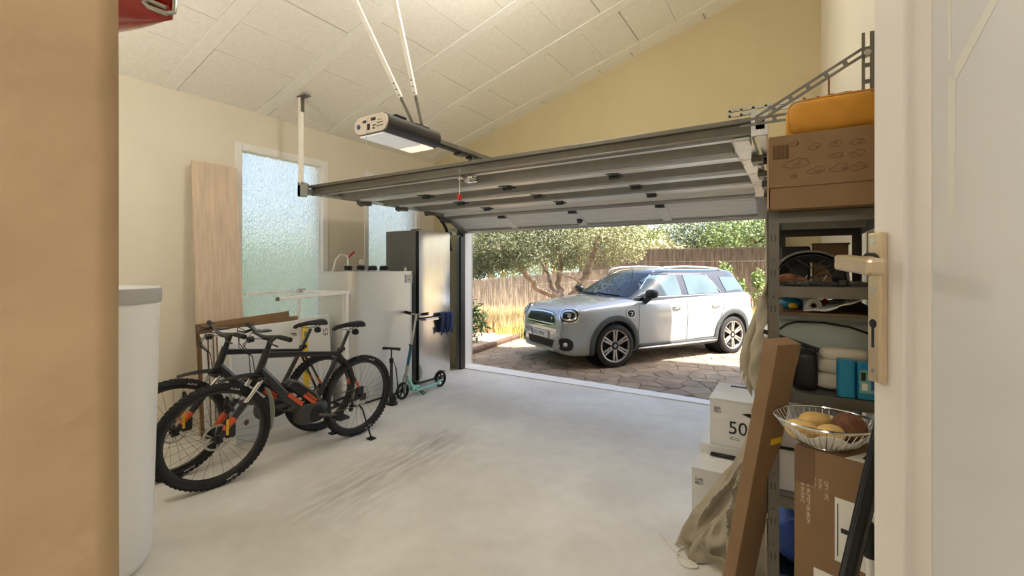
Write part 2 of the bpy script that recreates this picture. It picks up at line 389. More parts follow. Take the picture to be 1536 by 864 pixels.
struct(MB().grid(jf, 90, 16).build('wall_jamb', M['jamb'], solid=.012))
# hall behind the camera
hl = MB().box((-1.8, -3.0, .5), (1.8, -2.9, 3.2)).box((-1.8, -3, .5), (-1.7, -.12, 3.2)).box((1.7, -3, .5), (1.8, -.12, 3.2)).box((-1.8, -3, 3.1), (1.8, -.12, 3.2)).box((-1.75, -.125, .5), (-.55, -.115, 3.2)).box((.6, -.125, .5), (1.75, -.115, 3.2))
struct(hl.build('wall_hall', M['ext'], smooth=False))
struct(MB().box((-1.8, -3.0, .4), (1.8, .17, .5)).build('floor_hall', M['terrace'], smooth=False))
# ceiling: backing slab, beams and the clay blocks between them
cl = MB().prism([(XL - .4, zc(XL - .4) + .06), (1.2, zc(1.2) + .06), (1.2, zc(1.2) + .2), (XL - .4, zc(XL - .4) + .2)], 6.2, ((1, 0, 0), (0, 0, 1), (0, 1, 0)), (0, -.1, 0))
ceil = struct(cl.build('ceiling', M['darkgrey'], smooth=False))
BY = [.10 + .855 * i for i in range(7)]          # beams' near edges
BW = .125
for y in BY:
    b = MB(); x0, x1 = XL, 1.0
    b.prism([(x0, zc(x0) - .002), (x1, zc(x1) - .002), (x1, zc(x1) + .07), (x0, zc(x0) + .07)], BW, ((1, 0, 0), (0, 0, 1), (0, 1, 0)), (0, y, 0))
    b.build('beam', M['beam'], ceil, smooth=False, bevel=.003)
rg = random.Random(3)
for r_ in range(len(BY)):
    ya = BY[r_] + BW; yb = BY[r_] + .855
    if r_ == len(BY) - 1: yb = 5.85
    x = XL - rg.uniform(.0, .3)
    while x < .95:
        w = .405; ga = rg.choice((.004, .006, .008, .010)); dz = rg.uniform(-.003, .003)
        xa, xb = max(x, XL), min(x + w - ga, 1.0)
        if xb - xa > .05:
            ey = rg.choice((.002, .003, .004, .007))
            MB().prism([(xa, zc(xa) + dz + .003), (xb, zc(xb) + dz + .003), (xb, zc(xb) + .07), (xa, zc(xa) + .07)], yb - ya - 2 * ey, ((1, 0, 0), (0, 0, 1), (0, 1, 0)), (0, ya + ey, 0)).build('block', M['block'], ceil, smooth=False)
        x += w

# ------------------------------------------------------------------ fill lamps, added out of view to brighten the interior
def pendant(x, y, z, L, r, lab, zt):
    t = thing('fill_lamp', lab, 'lamp', (x, y, z))
    MB().cyl((x, y, zt), (x, y, z + r), .006, 8).build('cord', M['black'], t)
    MB().lathe([(0, r + .06), (.05, r + .05), (.06, r + .02), (.05, r - .02)], (x, y, z)).build('cap', M['white'], t)
    MB().blob((x, y, z), (2 * r, 2 * r, 2 * r)).build('globe', mat('lit globe', (255, 250, 242), .5, vary=0, emit=L), t)
pendant(-1.6, 2.45, 3.62, FILL_GARAGE, .17, 'added white globe fill lamp hanging high between the opener and the side wall', zc(-1.6))
pendant(-3.3, .55, 2.5, FILL_GARAGE * .55, .17, 'added white globe fill lamp hanging over the white drum', zc(-3.3))
pendant(0, -1.4, 2.75, FILL_HALL, .15, 'added white globe fill lamp in the hall behind the doorway', 3.1)

# ------------------------------------------------------------------ driveway, terrace and ground outside
GZ = -.02
struct(MB().box((-40, 5.8, -.6), (30, 60, GZ - .035)).box((-40, -12, -.6), (XL - .28, 5.8, -.06)).build('ground', M['soil'], smooth=False))
drive = struct(MB().box((-5.35, 5.78, -.2), (6, 13.5, GZ - .012)).build('driveway', M['stonejoint'], smooth=False))
def clip(poly, mx, my, nx, ny):
    out = []
    for i in range(len(poly)):
        a = poly[i]; b = poly[(i + 1) % len(poly)]
        da = (a[0] - mx) * nx + (a[1] - my) * ny; db = (b[0] - mx) * nx + (b[1] - my) * ny
        if da <= 0: out.append(a)
        if (da < 0) != (db < 0) and da != db:
            t = da / (da - db); out.append((a[0] + (b[0] - a[0]) * t, a[1] + (b[1] - a[1]) * t))
    return out
rg = random.Random(11); cell = .285; seeds = {}
X0, Y0, NX, NY = -5.3, 5.78, 24, 27
for i in range(-1, NX + 1):
    for j in range(-1, NY + 1):
        seeds[i, j] = (X0 + (i + .5 + (.25 if j % 2 else -.25) + rg.uniform(-.36, .36)) * cell, Y0 + (j + .5 + rg.uniform(-.36, .36)) * cell)
def trimline(x): return 5.80 - .16 * (x + 4.45) / 4.3 + .012
near, far = [], MB()
for (i, j), s_ in seeds.items():
    if not (0 <= i < NX and 0 <= j < NY): continue
    poly = [(s_[0] - .6, s_[1] - .6), (s_[0] + .6, s_[1] - .6), (s_[0] + .6, s_[1] + .6), (s_[0] - .6, s_[1] + .6)]
    for di in (-2, -1, 0, 1, 2):
        for dj in (-2, -1, 0, 1, 2):
            q = seeds.get((i + di, j + dj))
            if q is None or (di == 0 and dj == 0): continue
            nx, ny = q[0] - s_[0], q[1] - s_[1]; L = math.hypot(nx, ny); nx /= L; ny /= L
            poly = clip(poly, (s_[0] + q[0]) / 2 - nx * .005, (s_[1] + q[1]) / 2 - ny * .005, nx, ny)
    poly = clip(poly, -4.4, trimline(-4.4), -.037, -1); poly = clip(poly, -5.0 - .11 * (s_[1] - 6.5), 0, -1, 0)
    if len(poly) < 3: continue
    cx = sum(p[0] for p in poly) / len(poly); cy = sum(p[1] for p in poly) / len(poly)
    h = GZ + rg.uniform(-.004, .002)
    n = len(poly); ins = [(cx + (p[0] - cx) * .93, cy + (p[1] - cy) * .93) for p in poly]
    vs = [(p[0], p[1], h - .03) for p in poly] + [(p[0], p[1], h - .006) for p in poly] + [(p[0], p[1], h) for p in ins]
    fs = [(k, (k + 1) % n, n + (k + 1) % n, n + k) for k in range(n)] + [(n + k, n + (k + 1) % n, 2 * n + (k + 1) % n, 2 * n + k) for k in range(n)] + [tuple(range(2 * n, 3 * n))]
    vis = -.05 * cy - .05
    if cx < vis + .2 and cy < 11.2: near.append((cx * -.53 + cy * .848, vs, fs))
    else: far.add(vs, fs)
near.sort(key=lambda t: t[0])
for k, (d, vs, fs) in enumerate(near):
    if k < 295: MB().add(vs, fs).build('paving_stone', M['stone' if rg.random() < .6 else 'stone2'], drive, smooth=False)
    else: far.add(vs, fs)
far.build('paving_stones', M['stone'], drive, smooth=False, kind='stuff')
# raised terrace with brown edging
te = struct(MB().prism([(-4.95, 6.4), (-5.32, 9.3), (-9.5, 9.6), (-9.5, 5.82), (-4.9, 5.82)], .11, o=(0, 0, -.06)).build('terrace', M['terrace'], smooth=False))
rg = random.Random(5)
for k in range(6):
    a, b = k / 6, (k + 1) / 6 - .004
    p = Vector((-4.88, 5.9, 0)).lerp(Vector((-5.29, 9.25, 0)), a); q = Vector((-4.88, 5.9, 0)).lerp(Vector((-5.29, 9.25, 0)), b)
    MB().bar(p + Vector((0, 0, .035)), q + Vector((0, 0, .035)), .13, .05).bar(p + Vector((.03, 0, -.02)), q + Vector((.03, 0, -.02)), .05, .07).build('edging', M['curb'], te, smooth=False, bevel=.006)
for j in range(8):
    for i in range(9):
        x1 = -5.05 - .11 * (6.2 + j * .42 - 6.4) / .95 * .95 - i * .42; y1 = 5.95 + j * .42
        MB().box((x1 - .415, y1, .04), (x1, y1 + .415, .056 + rg.uniform(0, .003))).build('tile', M['terrace'], te, smooth=False)
# garage wing outside that stands in the sun and shades the near driveway
struct(MB().box((.3, 5.8, -.3), (5, 8.08, 10.6)).build('wall_wing', M['ext'], smooth=False))

# ------------------------------------------------------------------ plants and fences
def leaves(mb, cl, n, L, w, rg, droop=.2):
    for _ in range(n):
        c, r = rg.choice(cl)
        while True:
            p = Vector((rg.uniform(-1, 1), rg.uniform(-1, 1), rg.uniform(-1, 1)))
            if .15 < p.length < 1: break
        p = Vector(c) + Vector((p.x * r[0], p.y * r[1], p.z * r[2]))
        d = Vector((rg.uniform(-1, 1), rg.uniform(-1, 1), rg.uniform(-1, .7) - droop)).normalized()
        s = d.cross(Vector((rg.uniform(-1, 1), rg.uniform(-1, 1), rg.uniform(-1, 1)))).normalized()
        l = L * rg.uniform(.6, 1.3); ww = w * rg.uniform(.7, 1.2)
        mb.add([p, p + d * l * .5 + s * ww * .5, p + d * l, p + d * l * .5 - s * ww * .5], [(0, 1, 2, 3)])
def limb(mb, pts, r0, r1, seg=8, wig=.03, rg=random):
    P = [Vector(p) for p in pts]; out = []; rr = []
    m = 5
    for i in range(len(P) - 1):
        for k in range(m):
            t = k / m; out.append(P[i].lerp(P[i + 1], t) + Vector((rg.uniform(-wig, wig), rg.uniform(-wig, wig), rg.uniform(-wig, wig) * .5)))
    out.append(P[-1]); n = len(out)
    mb.tube(out, [(r0 + (r1 - r0) * i / (n - 1)) * rg.uniform(.88, 1.12) for i in range(n)], seg)
F_, CX, CY, HC = 683., 768., 400., 1.55
AXv = (-sin(R(32)), cos(R(32))); RTv = (cos(R(32)), sin(R(32)))
def at(x, y, d):   # photo position at depth d metres -> a point of the place
    t = (x - CX) / F_
    return Vector(((AXv[0] + t * RTv[0]) * d, (AXv[1] + t * RTv[1]) * d, HC + (CY - y) * d / F_))
# olive tree
rg = random.Random(21)
ob = at(845, 480, 11.0); ob.z = GZ
ot = thing('olive_tree', 'old olive tree with several pale leaning trunks behind the car bonnet', 'tree', tuple(ob))
tm = MB()
base = Vector((ob.x, ob.y, -.05)); fork = at(838, 446, 11.0)
fk2 = at(845, 452, 11.0)
limb(tm, [base, fork], .19, .13, 10, .02, rg)
limb(tm, [fork, at(806, 432, 10.9), at(786, 408, 10.7), at(765, 380, 10.5), at(740, 360, 10.4)], .09, .03, 8, .03, rg)
limb(tm, [fk2, at(836, 425, 11.2), at(842, 395, 11.3), at(838, 365, 11.3), at(836, 335, 11.4)], .085, .04, 8, .03, rg)
limb(tm, [base + Vector((.1, 0, .3)), at(858, 443, 11), at(875, 420, 10.9), at(885, 395, 10.8), at(894, 366, 10.7), at(900, 345, 10.7)], .10, .045, 8, .03, rg)
limb(tm, [at(873, 425, 10.9), at(860, 416, 10.8), at(848, 414, 10.7), at(836, 406, 10.6)], .05, .022, 7, .02, rg)
limb(tm, [fk2, at(826, 430, 11.3), at(818, 405, 11.5), at(800, 375, 11.6)], .06, .03, 7, .03, rg)
limb(tm, [at(878, 417, 10.9), at(884, 411, 10.8), at(886, 404, 10.7)], .07, .03, 7, .01, rg)
limb(tm, [at(894, 366, 10.7), at(915, 352, 10.6), at(940, 340, 10.5)], .05, .02, 7, .02, rg)
limb(tm, [at(765, 380, 10.5), at(735, 372, 10.3), at(715, 365, 10.2)], .035, .015, 6, .02, rg)
tm.build('trunk', M['bark'], ot)
def cl_(lst): return [(at(x, y, d), r) for x, y, d, r in lst]
lm = MB()
c1 = cl_([(725, 360, 10.6, (.55, .6, .5)), (760, 350, 10.2, (.6, .6, .5)), (790, 372, 10.5, (.6, .6, .42)), (820, 352, 10.8, (.65, .6, .5)), (735, 392, 10.7, (.5, .5, .28)), (770, 388, 10.6, (.5, .5, .28)), (845, 378, 11.2, (.5, .6, .45)), (712, 402, 10.9, (.4, .4, .28)), (800, 330, 10.2, (.8, .8, .5)), (700, 340, 10.4, (.7, .7, .6))])
leaves(lm, c1, 16000, .085, .026, rg, .1)
lm.build('foliage', M['olive'], ot, smooth=False)
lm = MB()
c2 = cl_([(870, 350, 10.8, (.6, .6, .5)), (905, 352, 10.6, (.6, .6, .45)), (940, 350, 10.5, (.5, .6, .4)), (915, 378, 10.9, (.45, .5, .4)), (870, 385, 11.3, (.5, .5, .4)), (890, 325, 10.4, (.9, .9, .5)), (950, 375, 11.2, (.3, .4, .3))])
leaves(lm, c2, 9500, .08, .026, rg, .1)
lm.build('sun_tinted_foliage', M['olive2'], ot, smooth=False, label='olive foliage coloured paler as if sunlit')  # sunlight on this side of the crown is put into the leaf colour
# brushwood fences: twigs bundled side by side, wired to posts
def fence(name, label, p, q, z0, z1a, z1b, m, n, seed):
    rg = random.Random(seed); p = Vector(p); q = Vector(q); L = (q - p).length; d = (q - p).normalized(); nn = Vector((-d.y, d.x, 0))
    t = thing(name, label, 'fence', (p.x, p.y, z0))
    def top(u): return z1a + (z1b - z1a) * u
    bk = MB(); bk.prism([(0, z0), (L, z0), (L, z1b - .06), (0, z1a - .06)], .02, (d, (0, 0, 1), nn), (p.x, p.y, 0)); bk.build('twig_mat', M['brush2'], t, smooth=False)
    tw = MB()
    for i in range(n):
        u = rg.random(); b = p + d * (u * L) + nn * -rg.uniform(.0, .05); l = rg.uniform(.35, 1.0); zt = top(u) + rg.uniform(-.1, .05)
        zb = z0 if rg.random() < .4 else max(z0, zt - l * (zt - z0))
        a = Vector((b.x, b.y, zb)); e = Vector((b.x, b.y, zt)) + d * rg.uniform(-.07, .07)
        r = rg.uniform(.005, .013); s = d * r; w_ = nn * -r
        tw.add([a - s, a + s, e + s * .5, e - s * .5, a + w_, e + w_], [(0, 4, 5, 3), (4, 1, 2, 5)])
    tw.build('twigs', m, t, smooth=False, kind='stuff')
    for k in range(int(L / 2.2) + 1):
        u = min(1, k * 2.2 / L); b = p + d * (u * L) + nn * .06
        MB().cyl((b.x, b.y, z0 - .05), (b.x, b.y, top(u) - .1), .03, 8).build('post', M['bark'], t)
    for zf in (.3, .8):
        MB().tube([(p.x, p.y, z0 + (z1a - z0) * zf) - nn * .055 if False else Vector((p.x, p.y, z0 + (z1a - z0) * zf)) - nn * .055, Vector((q.x, q.y, z0 + (z1b - z0) * zf)) - nn * .055], .004, 5).build('wire', M['greysteel'], t)
    return t
fa, fb = at(640, 400, 13.6), at(965, 400, 15.2)
fence('brushwood_fence', 'low brushwood fence behind the dry grass and the olive tree', (fa.x, fa.y, 0), (fb.x, fb.y, 0), -.1, 1.02, 1.52, M['brush'], 7500, 4)
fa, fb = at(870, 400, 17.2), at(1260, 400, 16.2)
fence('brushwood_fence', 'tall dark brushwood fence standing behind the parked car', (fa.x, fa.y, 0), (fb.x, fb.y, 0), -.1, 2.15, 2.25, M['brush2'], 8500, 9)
# trees beyond the fences, each of its own
def farTree(x, y, d, r, h, n, lab, m, seed, L=.17, w=.08):
    rg = random.Random(seed); c = at(x, y, d)
    t = thing('garden_tree', lab, 'tree', (c.x, c.y, GZ), 0, 'trees beyond the brushwood fences')
    MB().tube([(c.x, c.y, -.1), (c.x + .1, c.y, h * .5), (c.x, c.y, h * .85)], [.16, .12, .05], 8).build('trunk', M['bark'], t)
    k = MB(); cls = []
    for i in range(9):
        a = rg.uniform(0, 6.28); q = rg.uniform(.2, .75) * r
        cls.append(((c.x + cos(a) * q, c.y + sin(a) * q, h * rg.uniform(.42, .85)), (r * .5, r * .5, r * .42)))
    cls.append(((c.x, c.y, h * .65), (r * .6, r * .6, h * .3)))
    leaves(k, cls, n, L, w, rg, .1); k.build('foliage', m, t, smooth=False)
farTree(735, 360, 18, 2.6, 4.8, 6500, 'pale grey green tree beyond the low fence near the terrace', M['pine'], 31)
farTree(830, 350, 20, 2.8, 5.2, 6500, 'grey green tree beyond the low fence behind the olive trunks', M['pine'], 32)
farTree(925, 352, 21, 2.5, 4.6, 4500, 'bright green tree where the two brushwood fences meet', M['leafbright'], 33)
farTree(978, 356, 24, 2.0, 3.7, 6000, 'yellow green bushy tree beyond the end of the tall fence', M['olive2'], 34)
farTree(1062, 352, 25, 2.6, 4.4, 9000, 'broad olive green tree beyond the tall fence above the car', M['olive'], 35)
farTree(1128, 352, 22, 2.2, 4.2, 8000, 'leafy pale tree beyond the tall fence beside the shelving', M['leafbright'], 36)
farTree(752, 402, 18.0, 1.9, 2.8, 2600, 'low pale bush beyond the low fence near the terrace', M['pine'], 38, .12, .06)
farTree(815, 400, 19.0, 1.9, 3.0, 2600, 'low green bush beyond the low fence behind the olive fork', M['olive2'], 39, .12, .06)
farTree(1190, 350, 21, 2.3, 4.2, 4000, 'green tree beyond the tall fence hidden by the shelving', M['olive2'], 37)
# bright shoots along the tall fence
rg = random.Random(44)
for (x, y, d, h, lab) in ((1088, 420, 14.2, .7, 'bright young shrub at the fence just past the car tail'), (1138, 428, 14.6, .55, 'small bright shrub at the fence beside the hanging jacket'), (1108, 436, 14.4, .3, 'low sprouting shrub between two taller ones at the fence')):
    c = at(x, y, d); t = thing('shrub', lab, 'shrub', (c.x, c.y, GZ)); k = MB()
    leaves(k, [((c.x, c.y, c.z - .1), (.25, .25, h)), ((c.x, c.y, c.z + .2), (.18, .18, h * .6))], 420, .13, .07, rg, 0); k.build('foliage', M['leafbright'], t, smooth=False)
    MB().cyl((c.x, c.y, -.1), (c.x, c.y, c.z), .02, 6).build('stem', M['bark'], t)
c = at(704, 478, 9.0)
t = thing('oleander_bush', 'dark green bush with long leaves beside the terrace near the garage jamb', 'shrub', (c.x, c.y, .04)); k = MB()
leaves(k, [((c.x, c.y, c.z - .05), (.36, .36, .38)), ((c.x - .2, c.y, c.z + .1), (.36, .36, .4))], 1100, .15, .032, rg, .1); k.build('foliage', M['leafgreen'], t, smooth=False)
MB().tube([(c.x, c.y, .03), (c.x, c.y, c.z + .2)], .02, 6).build('stem', M['bark'], t)
def tufts(name, label, m, quads, n, h0, h1, seed):
    rg = random.Random(seed); k = MB()
    for _ in range(n):
        a, b, c, d = rg.choice(quads); u, v = rg.random(), rg.random()
        p = (a * (1 - u) + b * u) * (1 - v) + (d * (1 - u) + c * u) * v; p.z = -.05
        h = rg.uniform(h0, h1); l = Vector((rg.uniform(-.3, .3), rg.uniform(-.3, .3), 1)) * h; s = Vector((rg.uniform(-1, 1), rg.uniform(-1, 1), 0)).normalized() * rg.uniform(.006, .014)
        k.add([p - s, p + s, p + l], [(0, 1, 2)])
    return tag(k.build(name, m, smooth=False), label, 'grass', kind='stuff')
def fq(*pts): return tuple(Vector((q.x, q.y, 0)) for q in (at(x, 400, d) for x, d in pts))
tufts('dry_grass', 'tall straw coloured dry grass in front of the low fence', M['drygrass'], [fq((690, 10.2), (870, 10.4), (880, 13.4), (660, 13.0))], 9000, .15, .62, 5)
tufts('green_grass', 'yellow green grass tufts at the terrace edge near the car nose', M['greengrass'], [fq((745, 10.0), (800, 9.9), (800, 10.6), (745, 10.6))], 800, .12, .36, 6)
tufts('weeds', 'green weeds growing along the foot of the tall fence', M['greengrass'], [fq((1080, 13.4), (1165, 13.4), (1165, 15), (1080, 15))], 1500, .1, .4, 8)
hc = at(1010, 345, 70)
def hf(u, v):
    a = (u - .5) * 2; x = hc.x + a * 45 * RTv[0] + (v - .5) * 24 * AXv[0]; y = hc.y + a * 45 * RTv[1] + (v - .5) * 24 * AXv[1]
    return (x, y, -1 + max(0, 1 - a * a) * (8.2 + 1.2 * sin(a * 9)) * sin(pi * v))
struct(MB().grid(hf, 40, 10).build('hill', M['hill']))
# hedge outside the obscured windows
rg = random.Random(71); k = MB(); t = thing('garden_hedge', 'green hedge seen blurred through the obscured window glass', 'hedge', (-8.2, 4, -.05))
leaves(k, [((-8.2, 1 + i * .6, 1.1), (.5, .6, 1.2)) for i in range(12)], 7500, .16, .1, rg, 0); k.build('foliage', M['leafbright'], t, smooth=False)
MB().box((-8.35, .8, -.1), (-8.05, 7.6, 1.9)).build('core', M['leafgreen'], t, smooth=False)

# ------------------------------------------------------------------ sectional garage door and its tracks
DZ = 2.335                                        # underside of the raised sections
dx0, dx1 = -4.28, -.22
door = thing('garage_door', 'raised sectional garage door with steel ribs seen from below', 'garage door', ((dx0 + dx1) / 2, 4.2, DZ))
prof = []                                         # section outlines in (y, z): three flat, one on the bend, one hanging
secs = [((3.0, DZ), (3.585, DZ)), ((3.59, DZ), (4.175, DZ)), ((4.18, DZ), (4.70, DZ - .005)), ((4.705, DZ - .008), (5.03, DZ - .075)), ((5.035, DZ - .08), (5.43, DZ - .255))]
HX = [dx0 + (dx1 - dx0) * f for f in (.24, .49, .745)]
for i, (a, b) in enumerate(secs):
    d = (Vector((0, b[0] - a[0], b[1] - a[1]))); L = d.length; d.normalize(); nrm = Vector((0, -d.z, d.y)); X = Vector((1, 0, 0)); o = Vector((dx0, a[0], a[1]))
    def P(s, h, x=0): return o + d * s + nrm * h + X * x
    sec = MB().prism([(0, 0), (L, 0), (L, .045), (0, .045)], dx1 - dx0, (d, nrm, X), o).build('section', M['doorsteel'], door, smooth=False)
    W_ = dx1 - dx0
    if i < 4:
        # folded lips at the joints and a hat-shaped stiffener
        lip = MB().prism([(0, -.028), (.05, -.028), (.05, 0), (0, 0)], W_, (d, nrm, X), o)
        lip.prism([(L - .05, -.028), (L - .0, -.028), (L - .0, 0), (L - .05, 0)], W_, (d, nrm, X), o); lip.build('lip', M['doorsteel'], sec, smooth=False, bevel=.004)
        MB().prism([(.17, 0), (.19, -.06), (.27, -.06), (.29, 0)], W_ - .24, (d, nrm, X), P(0, 0, .12)).build('stiffener', M['strutshade'], sec, smooth=False)
        MB().prism([(L - .16, 0), (L - .155, -.045), (L - .10, -.045), (L - .095, 0)], W_ - .24, (d, nrm, X), P(0, 0, .12)).build('stiffener', M['doorsteel'], sec, smooth=False)
        for s0 in (.06, L * .5):
            MB().prism([(s0, 0), (s0 + .012, -.014), (s0 + .05, -.014), (s0 + .06, 0)], W_ - .24, (d, nrm, X), P(0, 0, .12)).build('rib', M['doorsteel'], sec, smooth=False)
    else:
        for k in range(8):
            s0 = .05 + k * (L - .1) / 8
            MB().prism([(s0, 0), (s0 + .006, -.006), (s0 + .02, -.006), (s0 + .026, 0)], W_ - .2, (d, nrm, X), P(0, 0, .1)).build('rib', M['doorsteel'], sec, smooth=False)
        for hx in [dx0 + .06] + HX + [dx1 - .06]:
            MB().prism([(0, 0), (L, 0), (L, -.022), (0, -.022)], .1, (d, nrm, X), P(0, 0, hx - dx0 - .05)).build('stile', M['doorsteel'], sec, smooth=False, bevel=.003)
        MB().prism([(L - .05, -.03), (L + .02, -.03), (L + .02, .05), (L - .05, .05)], W_, (d, nrm, X), o).build('bottom_rail', M['zinc'], sec, smooth=False, bevel=.004)
        MB().prism([(L + .02, -.01), (L + .045, 0), (L + .045, .04), (L + .02, .05)], W_, (d, nrm, X), o).build('rubber_seal', M['rubber'], sec, smooth=False)
        kp = P(L * .6, -.03, HX[1] - dx0); MB().lathe([(0, .03), (.03, .025), (.035, 0), (.045, -.01), (0, -.015)], kp, -nrm, 14).build('lock_knob', M['darkgrey'], sec)
    # end caps with rollers, and centre hinges over each joint
    for ex, sg in ((0, 1), (W_ - .12, -1)):
        MB().prism([(.03, 0), (L - .03, 0), (L - .03, -.03), (.03, -.03)], .12, (d, nrm, X), P(0, 0, ex)).build('end_cap', M['zinc'], sec, smooth=False, bevel=.003)
    if i < 4:
        for hx in HX:
            h = MB().prism([(L - .11, -.03), (L + .09, -.03), (L + .09, -.05), (L - .11, -.05)], .075, (d, nrm, X), P(0, 0, hx - dx0 - .037))
            c = P(L, -.055, hx - dx0 - .045); h.cyl(c, c + X * .09, .02, 10); h.build('hinge', M['darkgrey'], sec, bevel=.003)
        for ex in (-.03, W_ - .04):
            c = P(L, -.055, ex); MB().prism([(L - .1, -.03), (L + .06, -.03), (L + .06, -.075), (L - .1, -.075)], .07, (d, nrm, X), P(0, 0, ex if ex > 0 else 0)).cyl(c, c + X * .07, .018, 10).build('roller_bracket', M['greysteel'], sec, bevel=.003)
            c = P(L, -.055, -.06 if ex < 0 else W_ + .0); MB().cyl(c, c + X * .055, .025, 12).build('roller', M['black'], sec)
MB().box((dx0 - .1, 2.975, DZ - .03), (dx1 + .03, 3.0, DZ + .075)).box((dx0 - .1, 2.945, DZ + .045), (dx1 + .03, 2.98, DZ + .075)).box((dx0 - .1, 2.945, DZ - .03), (dx1 + .03, 2.98, DZ - .012)).build('top_rail', M['greysteel'], door, smooth=False, bevel=.004)
for hx in (dx0 + .05, dx1 - .1): MB().box((hx, 2.97, DZ - .05), (hx + .09, 3.12, DZ - .005)).build('corner_bracket', M['zinc'], door, smooth=False, bevel=.004)
c = Vector((-2.33, 3.02, DZ - .04)); ab = MB()
for q in ((-.05, 0, 0), (0, .03, -.02), (.05, .0, 0), (.02, .06, -.01)): ab.box(c + Vector(q) - Vector((.025, .03, .02)), c + Vector(q) + Vector((.025, .03, .02)))
ab.cyl(c - Vector((.1, 0, 0)), c + Vector((.1, 0, 0)), .009, 8); ab.build('arm_bracket', M['chrome'], door, bevel=.003)

def track(x, sg, lab):
    t = thing('door_track', lab, 'track', (x, 5.46, 0), 0, 'garage door tracks')
    xi, xo = (x - .035, x + .035)
    pts = [(x, 2.86, DZ + .0), (x, 4.72, DZ)] + [(x, 4.72 + .5 * sin(a), DZ - .5 + .5 * cos(a)) for a in [k * pi / 2 / 8 for k in range(1, 8)]] + [(x, 5.25, DZ - .55)]
    b = MB()
    for p, q in zip(pts[:2], pts[1:3]): b.bar(p, q, .05, .055, (0, 0, 1))
    b.build('horizontal_rail', M['zinc'], t, smooth=False, bevel=.003)
    MB().tube(pts[1:], .022, 8).build('curved_rail', M['black'], t)
    MB().box((x - .02, 5.40, 0), (x + .03, 5.45, 2.02)).build('vertical_rail', M['zinc'], t, smooth=False, bevel=.002)
    MB().box((x - .05, 5.45, 0), (x + .075 if sg > 0 else x + .03, 5.5, 2.12)).build('angle_frame', M['darkgrey'], t, smooth=False, bevel=.003)
    MB().box((x + .035, 5.395, 0), (x + .075, 5.45, 2.0)).build('side_seal', M['darkgrey'], t, smooth=False)
    for z in (.12, .7, 1.3, 1.85): MB().box((x - .05, 5.41, z), (x + .04, 5.455, z + .06)).build('wall_clip', M['zinc'], t, smooth=False)
    MB().cyl((x - .03, 5.26, DZ - .27), (x + .05, 5.26, DZ - .27), .05, 14).build('roller', M['zinc'], t, bevel=.004)
    return t
tl = track(-4.35, 1, 'galvanised garage door track with dark frame beside the stainless fridge')
zt = zc(-4.4)
MB().box((-4.425, 2.855, DZ + .01), (-4.39, 2.895, zt)).build('hanger_rod', M['beam'], tl, smooth=False)
MB().box((-4.43, 2.84, zt - .012), (-4.29, 2.91, zt - .002)).box((-4.425, 2.86, zt - .16), (-4.385, 2.9, zt - .01)).build('ceiling_bracket', M['greysteel'], tl, smooth=False)
MB().box((-4.43, 2.85, DZ - .05), (-4.27, 2.875, DZ + .07)).box((-4.43, 2.85, DZ - .05), (-4.38, 2.93, DZ + .1)).build('end_plate', M['zinc'], tl, smooth=False, bevel=.003)
tr_ = track(-.17, -1, 'galvanised garage door track behind the steel shelving')
pa = MB()
for z in (DZ + .07, DZ + .098): pa.box((-.33, 2.87, z), (.24, 2.885, z + .012))
for k in range(10): pa.box((-.33 + k * .06, 2.87, DZ + .07), (-.318 + k * .06, 2.885, DZ + .11))
pa.build('slotted_hanger', M['zinc'], tr_, smooth=False)
MB().box((-.215, 2.86, DZ - .06), (-.13, 2.868, DZ + .08)).box((-.2, 2.845, DZ - .0), (-.16, 2.86, DZ + .04)).build('end_plate', M['zinc'], tr_, smooth=False, bevel=.003)

# ------------------------------------------------------------------ door opener on its ceiling straps
ox, oz = -2.37, 2.47
op = thing('door_opener', 'garage door opener with lit lens hanging from two ceiling straps', 'door opener', (ox, 2.3, oz))
Y0_, Y1_ = 2.04, 2.55
sh = [(-.155, -.035)] + [(-.10 + .055 * cos(a) - .0, .02 + .055 * sin(a)) for a in []]
def stad(hw, r, z0):   # rounded housing outline (x,z)
    o_ = [(-hw + r, z0), (hw - r, z0)]
    o_ += [(hw - r + r * cos(a), z0 + r + r * sin(a)) for a in [(-pi / 2) + k * pi / 10 for k in range(1, 10)]]
    o_ += [(hw - r, z0 + 2 * r), (-hw + r, z0 + 2 * r)]
    o_ += [(-hw + r + r * cos(a), z0 + r + r * sin(a)) for a in [(pi / 2) + k * pi / 10 for k in range(1, 10)]]
    return o_
AXZ = ((1, 0, 0), (0, 0, 1), (0, 1, 0))
MB().prism(stad(.165, .062, -.045), Y1_ - Y0_ - .012, AXZ, (ox, Y0_ + .012, oz)).build('housing', mat('dark opener housing', (48, 46, 48), .35, vary=.08, coat=.4), op, ang=40)
ecp = MB().prism(stad(.158, .058, -.041), .014, AXZ, (ox, Y0_, oz)).build('end_cap', mat('pale opener end cap', (206, 196, 180), .5, vary=.03), op, ang=40)
pr = MB()
for a0, b0, a1, b1 in ((-.075, .03, -.04, .048), (.005, .035, .05, .055), (-.03, -.02, -.005, .02), (.02, .0, .05, .008), (.06, .012, .12, .017), (.06, -.008, .12, -.003), (.02, -.02, .04, -.01), (.07, .03, .11, .034)): pr.prism([(a0, b0), (a1, b0), (a1, b1), (a0, b1)], .0015, AXZ, (ox, Y0_ - .0012, oz))
pr.build('control_print', M['ink'], ecp, smooth=False)
MB().cyl((ox - .115, Y0_ - .006, oz + .012), (ox - .115, Y0_ + .01, oz + .012), .016, 14).build('button', M['bluelabel'], ecp)
MB().box((ox - .125, Y0_ + .02, oz - .054), (ox + .1, Y1_ - .14, oz - .042)).build('lens', M['lens'], op, smooth=False, bevel=.003)
